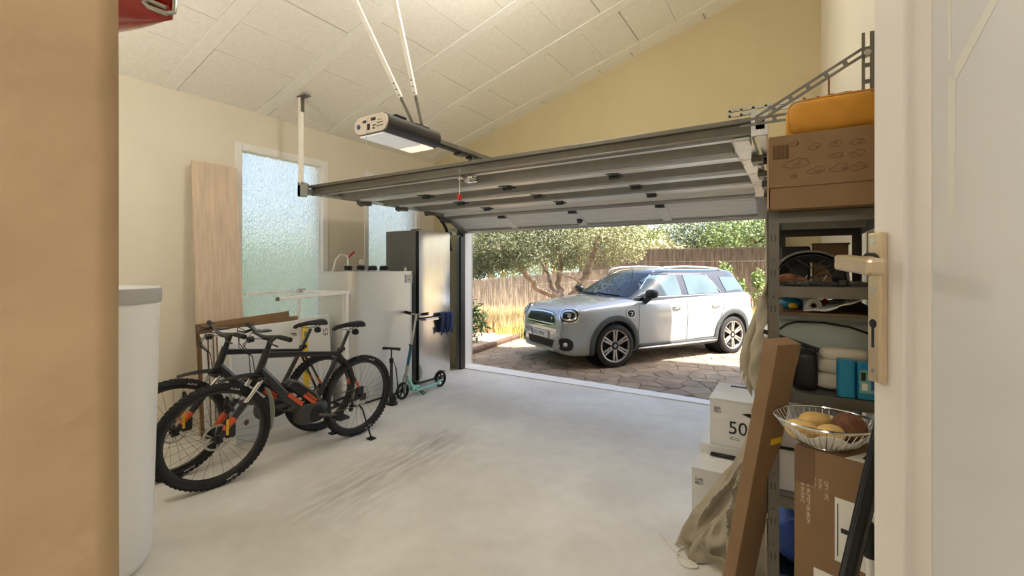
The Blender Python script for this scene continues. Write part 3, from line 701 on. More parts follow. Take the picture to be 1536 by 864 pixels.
MB().box((ox - .125, Y1_ - .135, oz - .053), (ox + .1, Y1_ - .01, oz - .042)).build('lit_lens', M['lenslit'], op, smooth=False, bevel=.003, label='lens end lit by the bulb')
MB().box((ox - .02, Y1_ - .1, oz + .03), (ox + .04, 5.44, oz + .066)).build('drive_rail', M['greysteel'], op, smooth=False, bevel=.004)
MB().box((ox - .015, Y1_ - .02, oz + .018), (ox + .035, 5.4, oz + .031)).build('rail_slot', M['black'], op, smooth=False)
MB().box((ox - .03, 2.93, oz + .0), (ox + .05, 3.03, oz + .022)).box((ox - .025, 3.08, oz + .0), (ox + .045, 3.16, oz + .022)).build('trolley', M['black'], op, smooth=False, bevel=.004)
MB().bar((ox + .01, 3.12, oz + .0), (ox + .02, 3.03, DZ + .03), .03, .008).build('pull_arm', M['zinc'], op, smooth=False)
MB().box((ox - .12, Y0_ + .1, oz + .075), (ox + .13, Y0_ + .2, oz + .09)).box((ox - .05, Y1_ - .2, oz + .075), (ox + .1, Y1_ - .05, oz + .095)).build('mounting_plate', M['black'], op, smooth=False, bevel=.004)
for (a, b) in (((ox + .03, 2.42, oz + .085), at(455, -165, 2.95)), ((ox + .065, 2.46, oz + .085), at(560, -150, 2.95))):
    a = Vector(a); b = Vector(b); dd = (b - a).normalized(); tt = (zc(b.x) - a.z) / dd.z; b = a + dd * min(tt, (zc(a.x + dd.x * tt) - a.z) / dd.z)
    st = MB().bar(a.lerp(b, .16), b, .034, .016, (0, 1, .3)).build('strap', M['beam'], op, smooth=False, bevel=.002)
    MB().bar(a, a.lerp(b, .26), .02, .01, (0, 1, .3)).build('strap_foot', M['greysteel'], op, smooth=False)
    for k in range(4): q = a.lerp(b, .14 + .03 * k); MB().cyl(q - Vector((0, .012, 0)), q + Vector((0, .012, 0)), .005, 8).build('bolt', M['black'], op)
MB().tube([(ox - .02, Y0_ - .006, oz + .06), (ox - .025, Y0_ - .012, oz - .02), (ox - .03, Y0_ - .01, oz - .12), (ox - .02, Y0_ - .005, oz - .17), (ox - .005, Y0_, oz - .21)], .0018, 6).build('aerial_wire', M['zinc'], op)
MB().tube([(ox, 2.98, oz), (ox, 2.975, oz - .2), (ox, 2.97, oz - .33)], .003, 6).build('release_cord', M['rope'], op)
MB().box((ox - .012, 2.955, oz - .37), (ox + .014, 2.985, oz - .32)).build('release_handle', M['redplastic'], op, bevel=.006)

# ------------------------------------------------------------------ along the window wall
def panel(name, label, cat, c0, c1, lean, h, th, m, group=None, z0=0, build=True):
    # a sheet standing on the floor: foot runs c0 -> c1, leans by `lean` metres towards the window wall
    c0 = Vector((c0[0], c0[1], z0)); c1 = Vector((c1[0], c1[1], z0)); d = (c1 - c0).normalized(); L = (c1 - c0).length
    n = Vector((d.y, -d.x, 0));  n = n if n.x > 0 else -n
    up = (Vector((0, 0, math.sqrt(max(h * h - lean * lean, 1e-4)))) - n * lean).normalized(); nn = d.cross(up); nn = nn if nn.x > 0 else -nn
    t = thing(name, label, cat, tuple((c0 + c1) / 2), 0, group)
    return t, c0, d, up, nn, L
t, o, d, up, nn, L = panel('plywood_board', 'tall pale plywood board leaning on the wall beside the taller window', 'board', (-4.66, 2.02), (-4.66, 2.47), .14, 2.525, .02, M['ply'])
MB().prism([(0, 0), (L - .01, 0), (L - .055, 2.55), (.0, 2.55)], .018, (d, up, nn), o).build('sheet', M['ply'], t, smooth=False)
t, o, d, up, nn, L = panel('cardboard_sheet', 'large brown cardboard sheet standing behind the white flat cartons', 'cardboard', (-4.52, 1.98), (-4.52, 3.0), .12, 1.1, .01, M['card'])
MB().prism([(0, 0), (L - .02, 0), (L - .02, 1.02), (L - .12, 1.02), (L - .12, 1.08), (.0, 1.03)], .008, (d, up, nn), o).build('sheet', M['card'], t, smooth=False)
MB().prism([(0.02, .72), (.5, .70), (.5, 1.0), (.02, 1.0)], .008, (d, up, nn), o + nn * .03).build('flap', M['carddark'], t, smooth=False, label='darker folded flap')
# flat white cartons stacked upright, one behind the other
xs = [(-4.43, 1.96, 3.02, .97), (-4.385, 2.0, 3.06, .95), (-4.34, 2.02, 3.1, 1.0), (-4.295, 2.03, 3.16, .97)]
labs = ['white flat carton nearest the wall in the upright stack', 'second white flat carton counted from the wall in the upright stack', 'third white flat carton counted from the wall in the upright stack', 'big white flat carton with black letters at the face of the stack']
for i, (x, ya, yb_, h) in enumerate(xs):
    t, o, d, up, nn, L = panel('flat_carton', labs[i], 'carton', (x, ya), (x, yb_), .07, h, .034, M['whitecard'], 'flat white cartons')
    MB().prism([(0, 0), (L, 0), (L, h + (.0 if i < 3 else .06)), (0, h - .02)], .036, (d, up, nn), o).build('carton_body', M['whitecard'], t, smooth=False, bevel=.002)
    MB().prism([(-.003, .02), (0, .02), (0, h - .04), (-.003, h - .04)], .022, (d, up, nn), o + nn * .007).build('open_end', M['carddark'], t, smooth=False)
    if i == 3:
        f = o + nn * .0368
        text('S3', .085, f + d * 1.045 + up * .885, -up, d, M['ink'], t)
        text('F', .085, f + d * .68 + up * .88, -up, d, M['ink'], t)
        text('I', .05, f + d * .52 + up * .86, -up, d, M['ink'], t)
        MB().prism([(.42, 0), (.423, 0), (.423, h), (.42, h)], .0008, (d, up, nn), f).prism([(.86, 0), (.863, 0), (.863, h), (.86, h)], .0008, (d, up, nn), f).build('seam', M['galv'], t, smooth=False)
        MB().prism([(.22, .73), (.42, .755), (.42, .765), (.22, .745)], .001, (d, up, nn), f).build('slit', M['ink'], t, smooth=False)
t, o, d, up, nn, L = panel('flat_carton', 'narrow white carton with a round brown handle hole, standing foremost', 'carton', (-4.12, 2.06), (-4.17, 2.28), .07, .9, .03, M['whitecard'], 'flat white cartons')
MB().prism([(0, 0), (L, 0), (L, .88), (0, .88)], .03, (d, up, nn), o).build('carton_body', M['whitecard'], t, smooth=False, bevel=.002)
c = o + d * .11 + up * .17 + nn * .0302
MB().lathe([(0, .0), (.026, .0), (.026, .001)], c, nn, 16).build('handle_hole', M['carddark'], t)
text('NT', .03, o + d * .13 + up * .45 + nn * .031, -up, d, M['ink'], t)
# yellow spirit level in front of the cartons
t, o, d, up, nn, L = panel('spirit_level', 'yellow spirit level standing upright against the white cartons', 'spirit level', (-4.2, 2.79), (-4.2, 2.85), .07, 1.0, .02, M['yellow'])
MB().prism([(0, 0), (.05, 0), (.05, .95), (0, .95)], .022, (d, up, nn), o).build('body', M['yellow'], t, smooth=False, bevel=.003)
for z in (.1, .47, .84): MB().prism([(.01, z), (.04, z), (.04, z + .05), (.01, z + .05)], .025, (d, up, nn), o).build('vial', M['leafbright'], t, smooth=False, bevel=.004)
# white tube frame
t = thing('tube_frame', 'white square-tube frame standing between the window and the metal tank', 'frame', (-4.4, 2.8, 0))
zf = 1.275
for nm, a, b in (('rail', (-4.72, 2.47, zf), (-4.72, 3.08, zf)), ('rail', (-3.86, 2.3, zf - .01), (-4.06, 3.19, zf)), ('cross_bar', (-4.74, 3.08, zf), (-4.04, 3.19, zf)), ('leg', (-4.72, 3.05, 0), (-4.72, 3.05, zf)), ('leg', (-4.05, 3.17, 0), (-4.05, 3.17, zf)), ('leg', (-4.12, 3.19, 0), (-4.12, 3.19, zf))):
    MB().bar(a, b, .028, .028).build(nm, M['white'], t, smooth=False, bevel=.003)
MB().box((-3.876, 2.285, zf - .026), (-3.842, 2.305, zf + .008)).build('end_plug', M['greysteel'], t, bevel=.003)
MB().box((-4.76, 3.06, zf - .01), (-4.68, 3.11, zf + .03)).build('joint_clamp', M['zinc'], t, bevel=.004)
# galvanised oil tank
tx0, tx1, ty0, ty1, tz = -4.76, -4.1, 3.27, 4.25, 1.49
t = thing('oil_tank', 'large galvanised sheet metal tank with four black caps on top', 'tank', ((tx0 + tx1) / 2, (ty0 + ty1) / 2, 0))
def rrect(x0, y0, x1, y1, r, n=8):
    out = []
    for cx, cy, a0 in ((x1 - r, y0 + r, -pi / 2), (x1 - r, y1 - r, 0), (x0 + r, y1 - r, pi / 2), (x0 + r, y0 + r, pi)):
        out += [(cx + r * cos(a0 + k * pi / 2 / n), cy + r * sin(a0 + k * pi / 2 / n)) for k in range(n + 1)]
    return out
MB().prism(rrect(tx0, ty0, tx1, ty1, .11), tz - .03, o=(0, 0, .03)).build('shell', M['galv'], t, ang=30, bevel=.006)
MB().prism(rrect(tx0 - .006, ty0 - .006, tx1 + .006, ty1 + .006, .115), .015, o=(0, 0, tz - .012)).build('top_seam', M['galv'], t, ang=30)
MB().prism(rrect(tx0 + .03, ty0 + .03, tx1 - .03, ty1 - .03, .1), .08, o=(0, 0, 0)).build('plinth', M['darkgrey'], t, ang=30)
for k, y in enumerate((3.48, 3.66, 3.84, 4.02)):
    c = (-4.42, y, tz + .003)
    cp = MB().lathe([(.055, 0), (.055, .012), (.045, .014), (.045, .045), (.05, .048), (.05, .062), (.03, .07), (0, .07)], c, seg=20).build('cap', M['black'], t)
    MB().lathe([(.062, 0), (.062, .014), (.055, .014)], c, seg=20).build('collar', M['zinc'], cp)
    if k == 0:
        MB().cyl((c[0], y, tz + .07), (c[0], y, tz + .15), .014, 10).cyl((c[0], y, tz + .12), (c[0], y, tz + .19), .01, 10).build('valve', M['chrome'], cp)
        MB().bar((c[0], y - .005, tz + .165), (c[0] + .02, y + .07, tz + .235), .02, .02).build('valve_lever', M['redplastic'], cp, bevel=.004)
        MB().tube([(c[0], y, tz + .155), (c[0], y - .05, tz + .2), (c[0], y - .11, tz + .2), (c[0], y - .17, tz + .14), (c[0], y - .2, tz + .03), (c[0] - .02, y - .21, tz + .0)], .008, 8).build('hose', M['whiteplastic'], cp)
    if k == 1:
        g = Vector((c[0], y + .01, tz + .115)); n_ = Vector((.88, -.47, 0))
        MB().cyl((g.x, g.y, tz + .06), tuple(g), .009, 8).build('stem', M['zinc'], cp)
        MB().lathe([(0, -.012), (.042, -.012), (.042, .012), (0, .012)], g, n_, 20).build('gauge', M['zinc'], cp)
        MB().lathe([(0, .0125), (.036, .0125), (.036, .0135), (0, .0135)], g, n_, 20).build('dial', M['paper'], cp)
        MB().bar(g + n_ * .0145 - Vector((0, 0, .01)), g + n_ * .0145 + Vector((.012, .02, .018)), .003, .002).build('needle', M['redplastic'], cp)
    if k > 1:
        w = MB()
        for a in range(8): q = a * pi / 4; w.box((c[0] + .046 * cos(q) - .006, y + .046 * sin(q) - .006, tz + .015), (c[0] + .046 * cos(q) + .006, y + .046 * sin(q) + .006, tz + .05))
        w.build('grip_ribs', M['black'], cp, kind='stuff')
MB().cyl((-4.2, 4.17, tz), (-4.2, 4.17, tz + .05), .018, 12).build('breather', M['chrome'], t)
lb = MB().box((tx1, 4.06, tz - .14), (tx1 + .0015, 4.2, tz - .035)).build('sticker', M['paper'], t, smooth=False)
b = MB()
for z in range(5): b.box((tx1 + .001, 4.062, tz - .135 + z * .02), (tx1 + .0025, 4.08, tz - .122 + z * .02)).box((tx1 + .001, 4.18, tz - .135 + z * .02), (tx1 + .0025, 4.198, tz - .122 + z * .02))
b.build('blue_marks', M['bluelabel'], lb, smooth=False, kind='stuff')
MB().box((tx1 + .001, 4.11, tz - .105), (tx1 + .0025, 4.15, tz - .085)).build('yellow_mark', M['yellow'], lb, smooth=False)
MB().box((tx1 + .001, 4.09, tz - .06), (tx1 + .0025, 4.17, tz - .055)).build('red_line', M['redplastic'], lb, smooth=False)
# tall fridge
fx, fy0, fy1, fz = -4.15, 4.38, 5.0, 2.03
t = thing('fridge', 'tall stainless steel fridge with dark sides next to the garage opening', 'fridge', (-4.45, 4.69, 0))
MB().box((-4.78, fy0, .03), (fx - .075, fy1, fz)).build('cabinet', M['fridgeside'], t, smooth=False, bevel=.008)
MB().box((-4.75, fy0 + .03, 0), (fx - .1, fy1 - .03, .03)).build('plinth', M['black'], t, smooth=False)
MB().box((fx - .075, fy0 + .01, .05), (fx - .06, fy1 - .01, fz - .02)).build('gasket', M['black'], t, smooth=False)
for z0, z1 in ((.05, .86), (.885, fz)):
    def df(u, v, z0=z0, z1=z1):
        y = fy0 + (fy1 - fy0) * u; return (fx - .012 + .012 * (1 - (2 * u - 1) ** 4) - (.0), y, z0 + (z1 - z0) * v)
    m_ = MB().box((fx - .06, fy0, z0), (fx - .014, fy1, z1)); m_.grid(df, 20, 1)
    dd = m_.build('door', M['steel'], t, ang=60, bevel=0)
    if z0 < .5:
        MB().box((fx - .01, fy0 + .06, z1 - .005), (fx + .05, fy1 - .02, z1 + .012)).box((fx + .035, fy0 + .06, z1 - .025), (fx + .05, fy1 - .02, z1 + .01)).build('handle', M['steel'], dd, smooth=False, bevel=.004)
    MB().box((fx - .062, fy0 - .002, z0 + .01), (fx - .02, fy0, z1 - .01)).build('door_edge', M['black'], dd, smooth=False)
MB().box((fx - .16, fy0 + .005, fz), (fx - .03, fy0 + .06, fz + .012)).build('hinge_cover', M['darkgrey'], t, smooth=False, bevel=.003)
# cloth pouch with gloves hung on the fridge handle
t = thing('work_gloves', 'navy blue work gloves hanging over the fridge handle', 'gloves', (fx + .05, 4.82, .9))
def cf(y0, y1, drop, dx, ph):
    def f(u, v):
        y = y0 + (y1 - y0) * v; s = u * (drop + .05)
        z = .905 + (.012 if s < .04 else 0) - max(0, s - .05); x = fx + .03 + .03 * min(1, s / .05) + dx + .012 * sin(9 * v + ph) * min(1, s / .1) + .008 * sin(17 * s + ph)
        return (x, y + .02 * sin(6 * s + ph) * u, z)
    return f
MB().grid(cf(4.71, 4.86, .26, .0, 0), 14, 10).build('glove', M['navy'], t, solid=.008)
MB().grid(cf(4.82, 4.98, .22, .012, 2), 14, 10).build('glove', M['blue'], t, solid=.008)
for k in range(5):
    y = 4.72 + k * .052; zb = .62 + .03 * (k % 2)
    MB().tube([(fx + .066, y, .72), (fx + .07 + .006 * (k % 3), y + .01, .68), (fx + .066, y + .005, zb)], [.016, .015, .009], 8).build('finger', M['navy' if k < 3 else 'blue'], t)
# kick scooter
t = thing('kick_scooter', 'kick scooter with mint green deck and black wheels before the tank', 'scooter', (-3.99, 4.15, 0))
wz = .1
for yy in (3.83, 4.50):
    x_ = -3.98
    w = MB().lathe([(.075, -.014), (.09, -.016), (.1, -.006), (.1, .006), (.09, .016), (.075, .014)], (x_, yy, wz), (1, 0, 0), 28, closed=True).build('wheel', M['rubber'], t)
    sp = MB()
    for k in range(5): a = k * 2 * pi / 5 + .3; sp.bar((x_, yy, wz), (x_, yy + .08 * cos(a), wz + .08 * sin(a)), .012, .016, (1, 0, 0))
    sp.lathe([(0, -.018), (.02, -.018), (.02, .018), (0, .018)], (x_, yy, wz), (1, 0, 0), 14); sp.build('spokes', M['black'], w, smooth=False, kind='stuff')
for sx in (-.025, .025): MB().bar((-3.98 + sx, 3.83, wz), (-3.98 + sx * .9, 3.885, .27), .008, .03, (1, 0, 0)).build('fork_blade', M['zinc'], t, smooth=False, bevel=.002)
hd = Vector((-3.98, 3.885, .27)); top = Vector((-3.98, 4.06, .97))
MB().cyl(hd - (top - hd) * .03, hd + (top - hd) * .16, .021, 12).build('steering_tube', M['zinc'], t)
MB().cyl(hd + (top - hd) * .16, hd + (top - hd) * .48, .019, 12).build('stem', M['teal'], t)
MB().cyl(hd + (top - hd) * .48, top, .014, 12).build('stem_top', M['zinc'], t)
MB().cyl(hd + (top - hd) * .47, hd + (top - hd) * .5, .024, 12).cyl(hd + (top - hd) * .49 - Vector((.035, 0, 0)), hd + (top - hd) * .49, .008, 8).build('clamp', M['darkgrey'], t)
MB().bar(hd + Vector((0, .02, -.02)), (-3.98, 4.0, .09), .04, .035, (1, 0, 0)).box((-4.01, 3.97, .065), (-3.95, 4.09, .115)).build('folding_neck', M['mint'], t, smooth=False, bevel=.006)
MB().box((-4.04, 4.02, .07), (-3.92, 4.42, .09)).box((-4.03, 4.02, .055), (-3.93, 4.4, .07)).build('deck', M['mint'], t, smooth=False, bevel=.006)
MB().box((-4.035, 4.04, .09), (-3.925, 4.41, .0925)).build('grip_tape', M['greysteel'], t, smooth=False)
MB().bar((-4.0, 4.4, .08), (-4.0, 4.5, .1), .012, .03, (1, 0, 0)).bar((-3.955, 4.4, .08), (-3.955, 4.5, .1), .012, .03, (1, 0, 0)).build('rear_bracket', M['mint'], t, smooth=False)
MB().tube([(-3.98, 4.40, .13), (-3.98, 4.44, .18), (-3.98, 4.5, .208), (-3.98, 4.57, .19)], .03, 8, flat=.2).build('mudguard', M['black'], t)
MB().bar((-3.95, 4.06, .07), (-3.90, 4.10, .0), .01, .012).bar((-3.95, 4.08, .07), (-3.925, 4.16, .0), .008, .01).build('kickstand', M['black'], t, smooth=False)
MB().tube([top + Vector((-.185, -.0, .02)), top + Vector((-.1, 0, .008)), top, top + Vector((.1, 0, .008)), top + Vector((.2, 0, .02))], .012, 10).build('handlebar', M['zinc'], t)
for sg in (-1, 1): MB().tube([top + Vector((sg * .09, 0, .008)), top + Vector((sg * .19, 0, .021))], .019, 10).build('grip', M['rubber'], t)
t.location.x += .08
# floor pump
t = thing('floor_pump', 'black bicycle floor pump standing beside the rear bike wheel', 'pump', (-3.86, 3.62, 0))
MB().prism(rrect(-3.93, 3.57, -3.79, 3.67, .04, 4), .035).build('base', M['black'], t, bevel=.006)
MB().cyl((-3.86, 3.62, .03), (-3.86, 3.62, .5), .018, 12).build('barrel', M['darkgrey'], t)
MB().cyl((-3.86, 3.62, .5), (-3.86, 3.62, .62), .008, 8).cyl((-3.86, 3.62, .47), (-3.86, 3.62, .52), .024, 12).build('rod', M['black'], t)
MB().tube([(-3.97, 3.60, .625), (-3.90, 3.61, .63), (-3.82, 3.63, .63), (-3.75, 3.64, .63)], [.018, .014, .014, .018], 10).build('handle', M['black'], t)
MB().lathe([(0, -.015), (.04, -.015), (.04, .015), (0, .015)], (-3.84, 3.62, .07), (.85, -.5, .15), 16).build('gauge', M['black'], t)
MB().tube([(-3.84, 3.63, .06), (-3.80, 3.66, .2), (-3.83, 3.66, .4), (-3.88, 3.65, .52), (-3.9, 3.64, .3)], .007, 8).build('hose', M['rubber'], t)

# white drum and the red casing by the doorway
dc = (-3.02, .80)
t = thing('white_drum', 'tall white tapered drum with grey rim behind the plaster jamb', 'drum', (dc[0], dc[1], 0))
MB().lathe([(0, .0), (.20, 0), (.24, .015), (.262, .06), (.272, .3), (.300, 1.38), (0, 1.38)], (dc[0], dc[1], 0), seg=64).build('body', M['whiteplastic'], t, ang=50)
MB().lathe([(.303, 1.365), (.306, 1.375), (.306, 1.44), (.296, 1.445), (.285, 1.42), (0, 1.42)], (dc[0], dc[1], 0), seg=64).build('rim', mat('light grey rim', (176, 176, 174), .45, vary=.03), t, ang=50)
rc = at(150, -120, 1.75)
t = thing('hanging_casing', 'glossy red rounded casing in a bent steel hook, high beside the plaster jamb', 'casing', tuple(rc))
e_ = at(258, 26, 1.75)
RA = Vector((RTv[0], RTv[1], 0)); FA = Vector((AXv[0], AXv[1], 0))
hull = MB(); NU, NV = 40, 14
def hullf(u, v):      # boat-like shell: half ellipse section tapering to an upright edge at its end
    s = u; a = pi * v
    L = .62; x = -L + L * s
    wid = .13 * (1 - s ** 3.5); dep = .20 - .07 * s ** 2
    p = Vector(e_) + RA * x + FA * (cos(a) * wid) + Vector((0, 0, .04 - sin(a) * dep * .36 + (1 - s) * -.02))
    return p
hull.grid(hullf, NU, NV)
def sidef(sg):
    def f(u, v):
        s = u; L = .62; wid = .13 * (1 - s ** 3.5)
        return Vector(e_) + RA * (-L + L * s) + FA * (sg * wid * (1 - .1 * v)) + Vector((0, 0, .04 + (1 - s) * -.02 + .3 * v))
    return f
hull.grid(sidef(1), NU, 3); hull.grid(sidef(-1), NU, 3); hull.build('shell', M['red'], t, solid=.006, ang=40)
P0 = Vector(e_) + RA * .01 + Vector((0, 0, .02))
MB().tube([P0 + Vector((0, 0, .4)), P0 + Vector((0, 0, .03)), P0 - FA * .01 + Vector((0, 0, -.005)) + RA * .004, P0 - FA * .03 - RA * .01 + Vector((0, 0, -.022)), P0 - FA * .05 - RA * .06 + Vector((0, 0, -.008)), P0 - FA * .055 - RA * .075 + Vector((0, 0, .006)), P0 - FA * .05 - RA * .06 + Vector((0, 0, .016)), P0 - FA * .03 - RA * .012 + Vector((0, 0, .0))], .0085, 10).build('steel_hook', M['zinc'], t)
MB().cyl(P0 + Vector((0, 0, .4)), (P0.x, P0.y, zc(P0.x)), .0085, 8).build('hook_rod', M['zinc'], t)
MB().cyl(Vector(e_) - RA * .5 + Vector((0, 0, .3)), (e_.x - RA.x * .5, e_.y - RA.y * .5, zc(e_.x - RA.x * .5)), .0085, 8).build('hook_rod', M['zinc'], t)

# ------------------------------------------------------------------ the two e-bikes (built once, copied once)
WR = .365
def bike_wheel(parent, cx, turn, rear, seed):
    # local bike frame: x forward, y to the rider's left hand, z up
    c = Vector((cx, 0, WR)); rt = Matrix.Rotation(turn, 3, 'Z'); A = rt @ Vector((0, 1, 0)); X = rt @ Vector((1, 0, 0)); Z = Vector((0, 0, 1))
    ty = MB(); rr = .027
    ty.lathe([(WR - .047, -.016), (WR - .035, -.026), (WR - .018, -.029), (WR - .006, -.02), (WR - .002, 0), (WR - .006, .02), (WR - .018, .029), (WR - .035, .026), (WR - .047, .016)], c, A, 56, closed=True)
    n = 66
    for k in range(n):
        for off, h in ((-.021, .35), (-.008, 0), (.008, .5), (.022, .85)):
            a = 2 * pi * (k + h) / n; rd = X * cos(a) + Z * sin(a); tg = -X * sin(a) + Z * cos(a); rad = WR - .003 - (abs(off) > .015) * .006
            p = c + rd * rad + A * off; w = .006
            vs = [p + tg * (i * .008) + A * (j * w) + rd * q for q in (-.003, .006) for i, j in ((-1, -1), (1, -1), (1, 1), (-1, 1))]
            ty.add(vs, [(4, 5, 6, 7), (0, 1, 5, 4), (1, 2, 6, 5), (2, 3, 7, 6), (3, 0, 4, 7)])
    w = ty.build('wheel', M['rubber'], parent, local=True, ang=50)
    MB().lathe([(WR - .066, -.013), (WR - .048, -.016), (WR - .044, -.013), (WR - .044, .013), (WR - .048, .016), (WR - .066, .013)], c, A, 48, closed=True).build('rim', M['frameblack'], w, local=True)
    sp = MB(); ns = 28
    for k in range(ns):
        a = 2 * pi * k / ns; b = a + (.5 if k % 2 else -.5); s = .024 if (k // 2) % 2 else -.024
        sp.cyl(c + (X * cos(b) + Z * sin(b)) * .024 + A * s, c + (X * cos(a) + Z * sin(a)) * (WR - .06), .0011, 4)
    sp.build('spokes', M['black'], w, local=True, kind='stuff')
    MB().lathe([(0, -.06), (.012, -.06), (.014, -.03), (.028, -.026), (.02, -.02), (.02, .02), (.028, .026), (.014, .03), (.012, .06), (0, .06)], c, A, 16).build('hub', M['black'], w, local=True)
    ro = MB(); ro.lathe([(.078, .033), (.092, .033), (.092, .0355), (.078, .0355)], c, A, 40, closed=True)
    for k in range(6): a = k * pi / 3; ro.bar(c + A * .034 + (X * cos(a) + Z * sin(a)) * .02, c + A * .034 + (X * cos(a + .5) + Z * sin(a + .5)) * .08, .008, .002, A)
    ro.build('brake_rotor', M['zinc'], w, local=True, smooth=False)
    for k, (nm, a0) in enumerate((('ROCK', 1.9), ('RACER', -1.9))):
        a = a0; rd = X * cos(a) + Z * sin(a); tg = Z * cos(a) - X * sin(a)
        p = c + rd * (WR - .036) + A * .028
        text(nm, .024, p, -tg, rd, M['paper'], w, local=True, align='CENTER')
    return w
def make_bike():
    t = thing('electric_bike', 'black and orange electric mountain bike on its kickstand, nearest the doorway', 'bicycle', (0, 0, 0), 0, 'electric mountain bikes')
    ra = Vector((-.585, 0, WR)); fa = Vector((.625, 0, WR)); TURN = R(-6)
    bb = Vector((-.13, 0, .33)); st = Vector((-.36, 0, .80)); hb = Vector((.335, 0, .75)); ht = Vector((.285, 0, .90))
    stt = st.lerp(bb, .0)
    fr = MB()
    def J(p, q, r0, r1=None, seg=12, flat=1): fr.tube([p, p.lerp(q, .5), q], [r0, (r0 + (r1 or r0)) / 2, r1 or r0], seg, flat=flat)
    J(bb + Vector((0, 0, .05)), st + (st - bb).normalized() * .03, .02, .018)
    J(ht - Vector((0, 0, .02)), st - Vector((0, 0, .01)), .024, .017)
    J(hb + Vector((0, 0, .03)), bb + Vector((.06, 0, -.0)), .036, .03)
    J(hb - Vector((-.012, 0, .03)), ht + Vector((-.005, 0, .02)), .028, .026)
    for s in (-1, 1):
        fr.tube([bb + Vector((-.02, s * .03, .0)), bb + Vector((-.16, s * .05, .01)), ra + Vector((0, s * .066, 0))], [.015, .012, .011], 8)
        fr.tube([st + Vector((0, s * .015, -.02)), st.lerp(ra, .35) + Vector((0, s * .05, 0)), ra + Vector((0, s * .066, 0))], [.011, .009, .01], 8)
        fr.box(ra + Vector((-.03, s * .066 - .004, -.03)), ra + Vector((.03, s * .066 + .004, .03)))
    F = fr.build('frame', M['frameblack'], t, local=True)
    for s in (-1, 1):
        p, q = st.lerp(ra, .62) + Vector((0, s * .058, 0)), st.lerp(ra, .76) + Vector((0, s * .063, 0))
        MB().tube([p, q], .0118, 8).build('stay_decal', M['orange'], F, local=True)
    # battery on the down tube and drive unit at the cranks
    d = (bb - hb).normalized(); up = Vector((-d.z, 0, d.x)); up = up if up.z > 0 else -up
    b0 = hb + d * .22 + up * .035
    pr = [(0, .0), (.03, .055), (.08, .075), (.30, .085), (.36, .06), (.385, 0)]
    bt = MB().prism([(a, b) for a, b in pr], .076, (d, up, Vector((0, 1, 0))), b0 - Vector((0, .038, 0))).build('battery', M['black'], t, local=True, bevel=.012, ang=50)
    for s in (-1, 1):
        o = b0 + Vector((0, s * .0385, 0))
        k = MB().prism([(.20, .008), (.355, .008), (.345, .034), (.20, .034)], s * .002, (d, up, Vector((0, 1, 0))), o).prism([(.21, .042), (.34, .042), (.335, .056), (.21, .056)], s * .002, (d, up, Vector((0, 1, 0))), o)
        k.build('orange_stripe', M['orange'], bt, local=True, smooth=False)
        o = hb + d * .3 + Vector((0, s * .034, 0))
        MB().prism([(.0, -.02), (.17, -.02), (.16, .012), (0, .012)], s * .004, (d, up, Vector((0, 1, 0))), o).build('tube_decal', M['orange'], F, local=True, smooth=False)
    MB().prism([(0.02, .0), (.03, .06), (.08, .082), (.30, .093), (.37, .062), (.37, .05), (.30, .079), (.085, .069), (.04, .05), (.03, 0)], .08, (d, up, Vector((0, 1, 0))), b0 - Vector((0, .04, 0))).build('battery_edge', M['greysteel'], bt, local=True, smooth=False, bevel=.003)
    mo = MB().blob(bb + Vector((.02, 0, .01)), (.30, .11, .19), .7, 20, 12); mo.build('motor', M['darkgrey'], t, local=True)
    mc = MB().lathe([(0, .054), (.06, .056), (.07, .052), (.072, .04)], bb, (0, 1, 0), 24)
    mcp = mc.build('crank_cover', M['black'], t, local=True)
    MB().lathe([(0, -.07), (.075, -.07), (.085, -.066), (.085, -.06)], bb, (0, 1, 0), 24).build('chainring', M['black'], t, local=True)
    for s, a in ((1, R(198)), (-1, R(18))):
        e = bb + Vector((cos(a) * .172, s * .085, sin(a) * .172)); cr = MB().bar(bb + Vector((0, s * .075, 0)), e, .018, .028, (0, 1, 0)).build('crank', M['greysteel'], t, local=True, bevel=.004)
        MB().box(e + Vector((-.05, s * .015 - (.0 if s > 0 else .10), -.012)), e + Vector((.05, s * .015 + (.10 if s > 0 else 0), .012))).build('pedal', M['black'], cr, local=True, bevel=.006)
    ch = MB(); ch.tube([bb + Vector((0, -.066, .08)), ra + Vector((0, -.05, .04))], .004, 5).tube([bb + Vector((0, -.066, -.08)), ra + Vector((.02, -.05, -.12))], .004, 5).build('chain', M['greysteel'], t, local=True)
    cs = MB()
    for k in range(6): cs.lathe([(0, -.028 - k * .005), (.06 - k * .006, -.028 - k * .005), (.06 - k * .006, -.031 - k * .005), (0, -.031 - k * .005)], ra, (0, 1, 0), 20)
    cs.build('cassette', M['greysteel'], t, local=True)
    de = MB().bar(ra + Vector((0, -.06, -.03)), ra + Vector((.03, -.062, -.15)), .02, .02)
    for q in ((0, -.06, -.06), (.03, -.06, -.14)): de.lathe([(0, -.006), (.022, -.006), (.022, .006), (0, .006)], ra + Vector(q), (0, 1, 0), 12)
    de.build('derailleur', M['black'], t, local=True, bevel=.003)
    MB().box(ra + Vector((.0, .045, .03)), ra + Vector((.07, .075, .1))).build('rear_caliper', M['black'], t, local=True, bevel=.008)
    MB().tube([ra + Vector((.05, .075, -.06)), ra + Vector((.03, .10, -.1)), ra + Vector((-.0, .20, -.345))], .008, 8).box(ra + Vector((-.03, .17, -WR + .005)), ra + Vector((.03, .235, -WR + .022))).build('kickstand', M['black'], t, local=True, bevel=.003)
    # seat
    sp0 = st; sp1 = st + (st - bb).normalized() * .20
    MB().cyl(st - (st - bb).normalized() * .05, sp1, .0145, 12).build('seat_post', M['frameblack'], t, local=True)
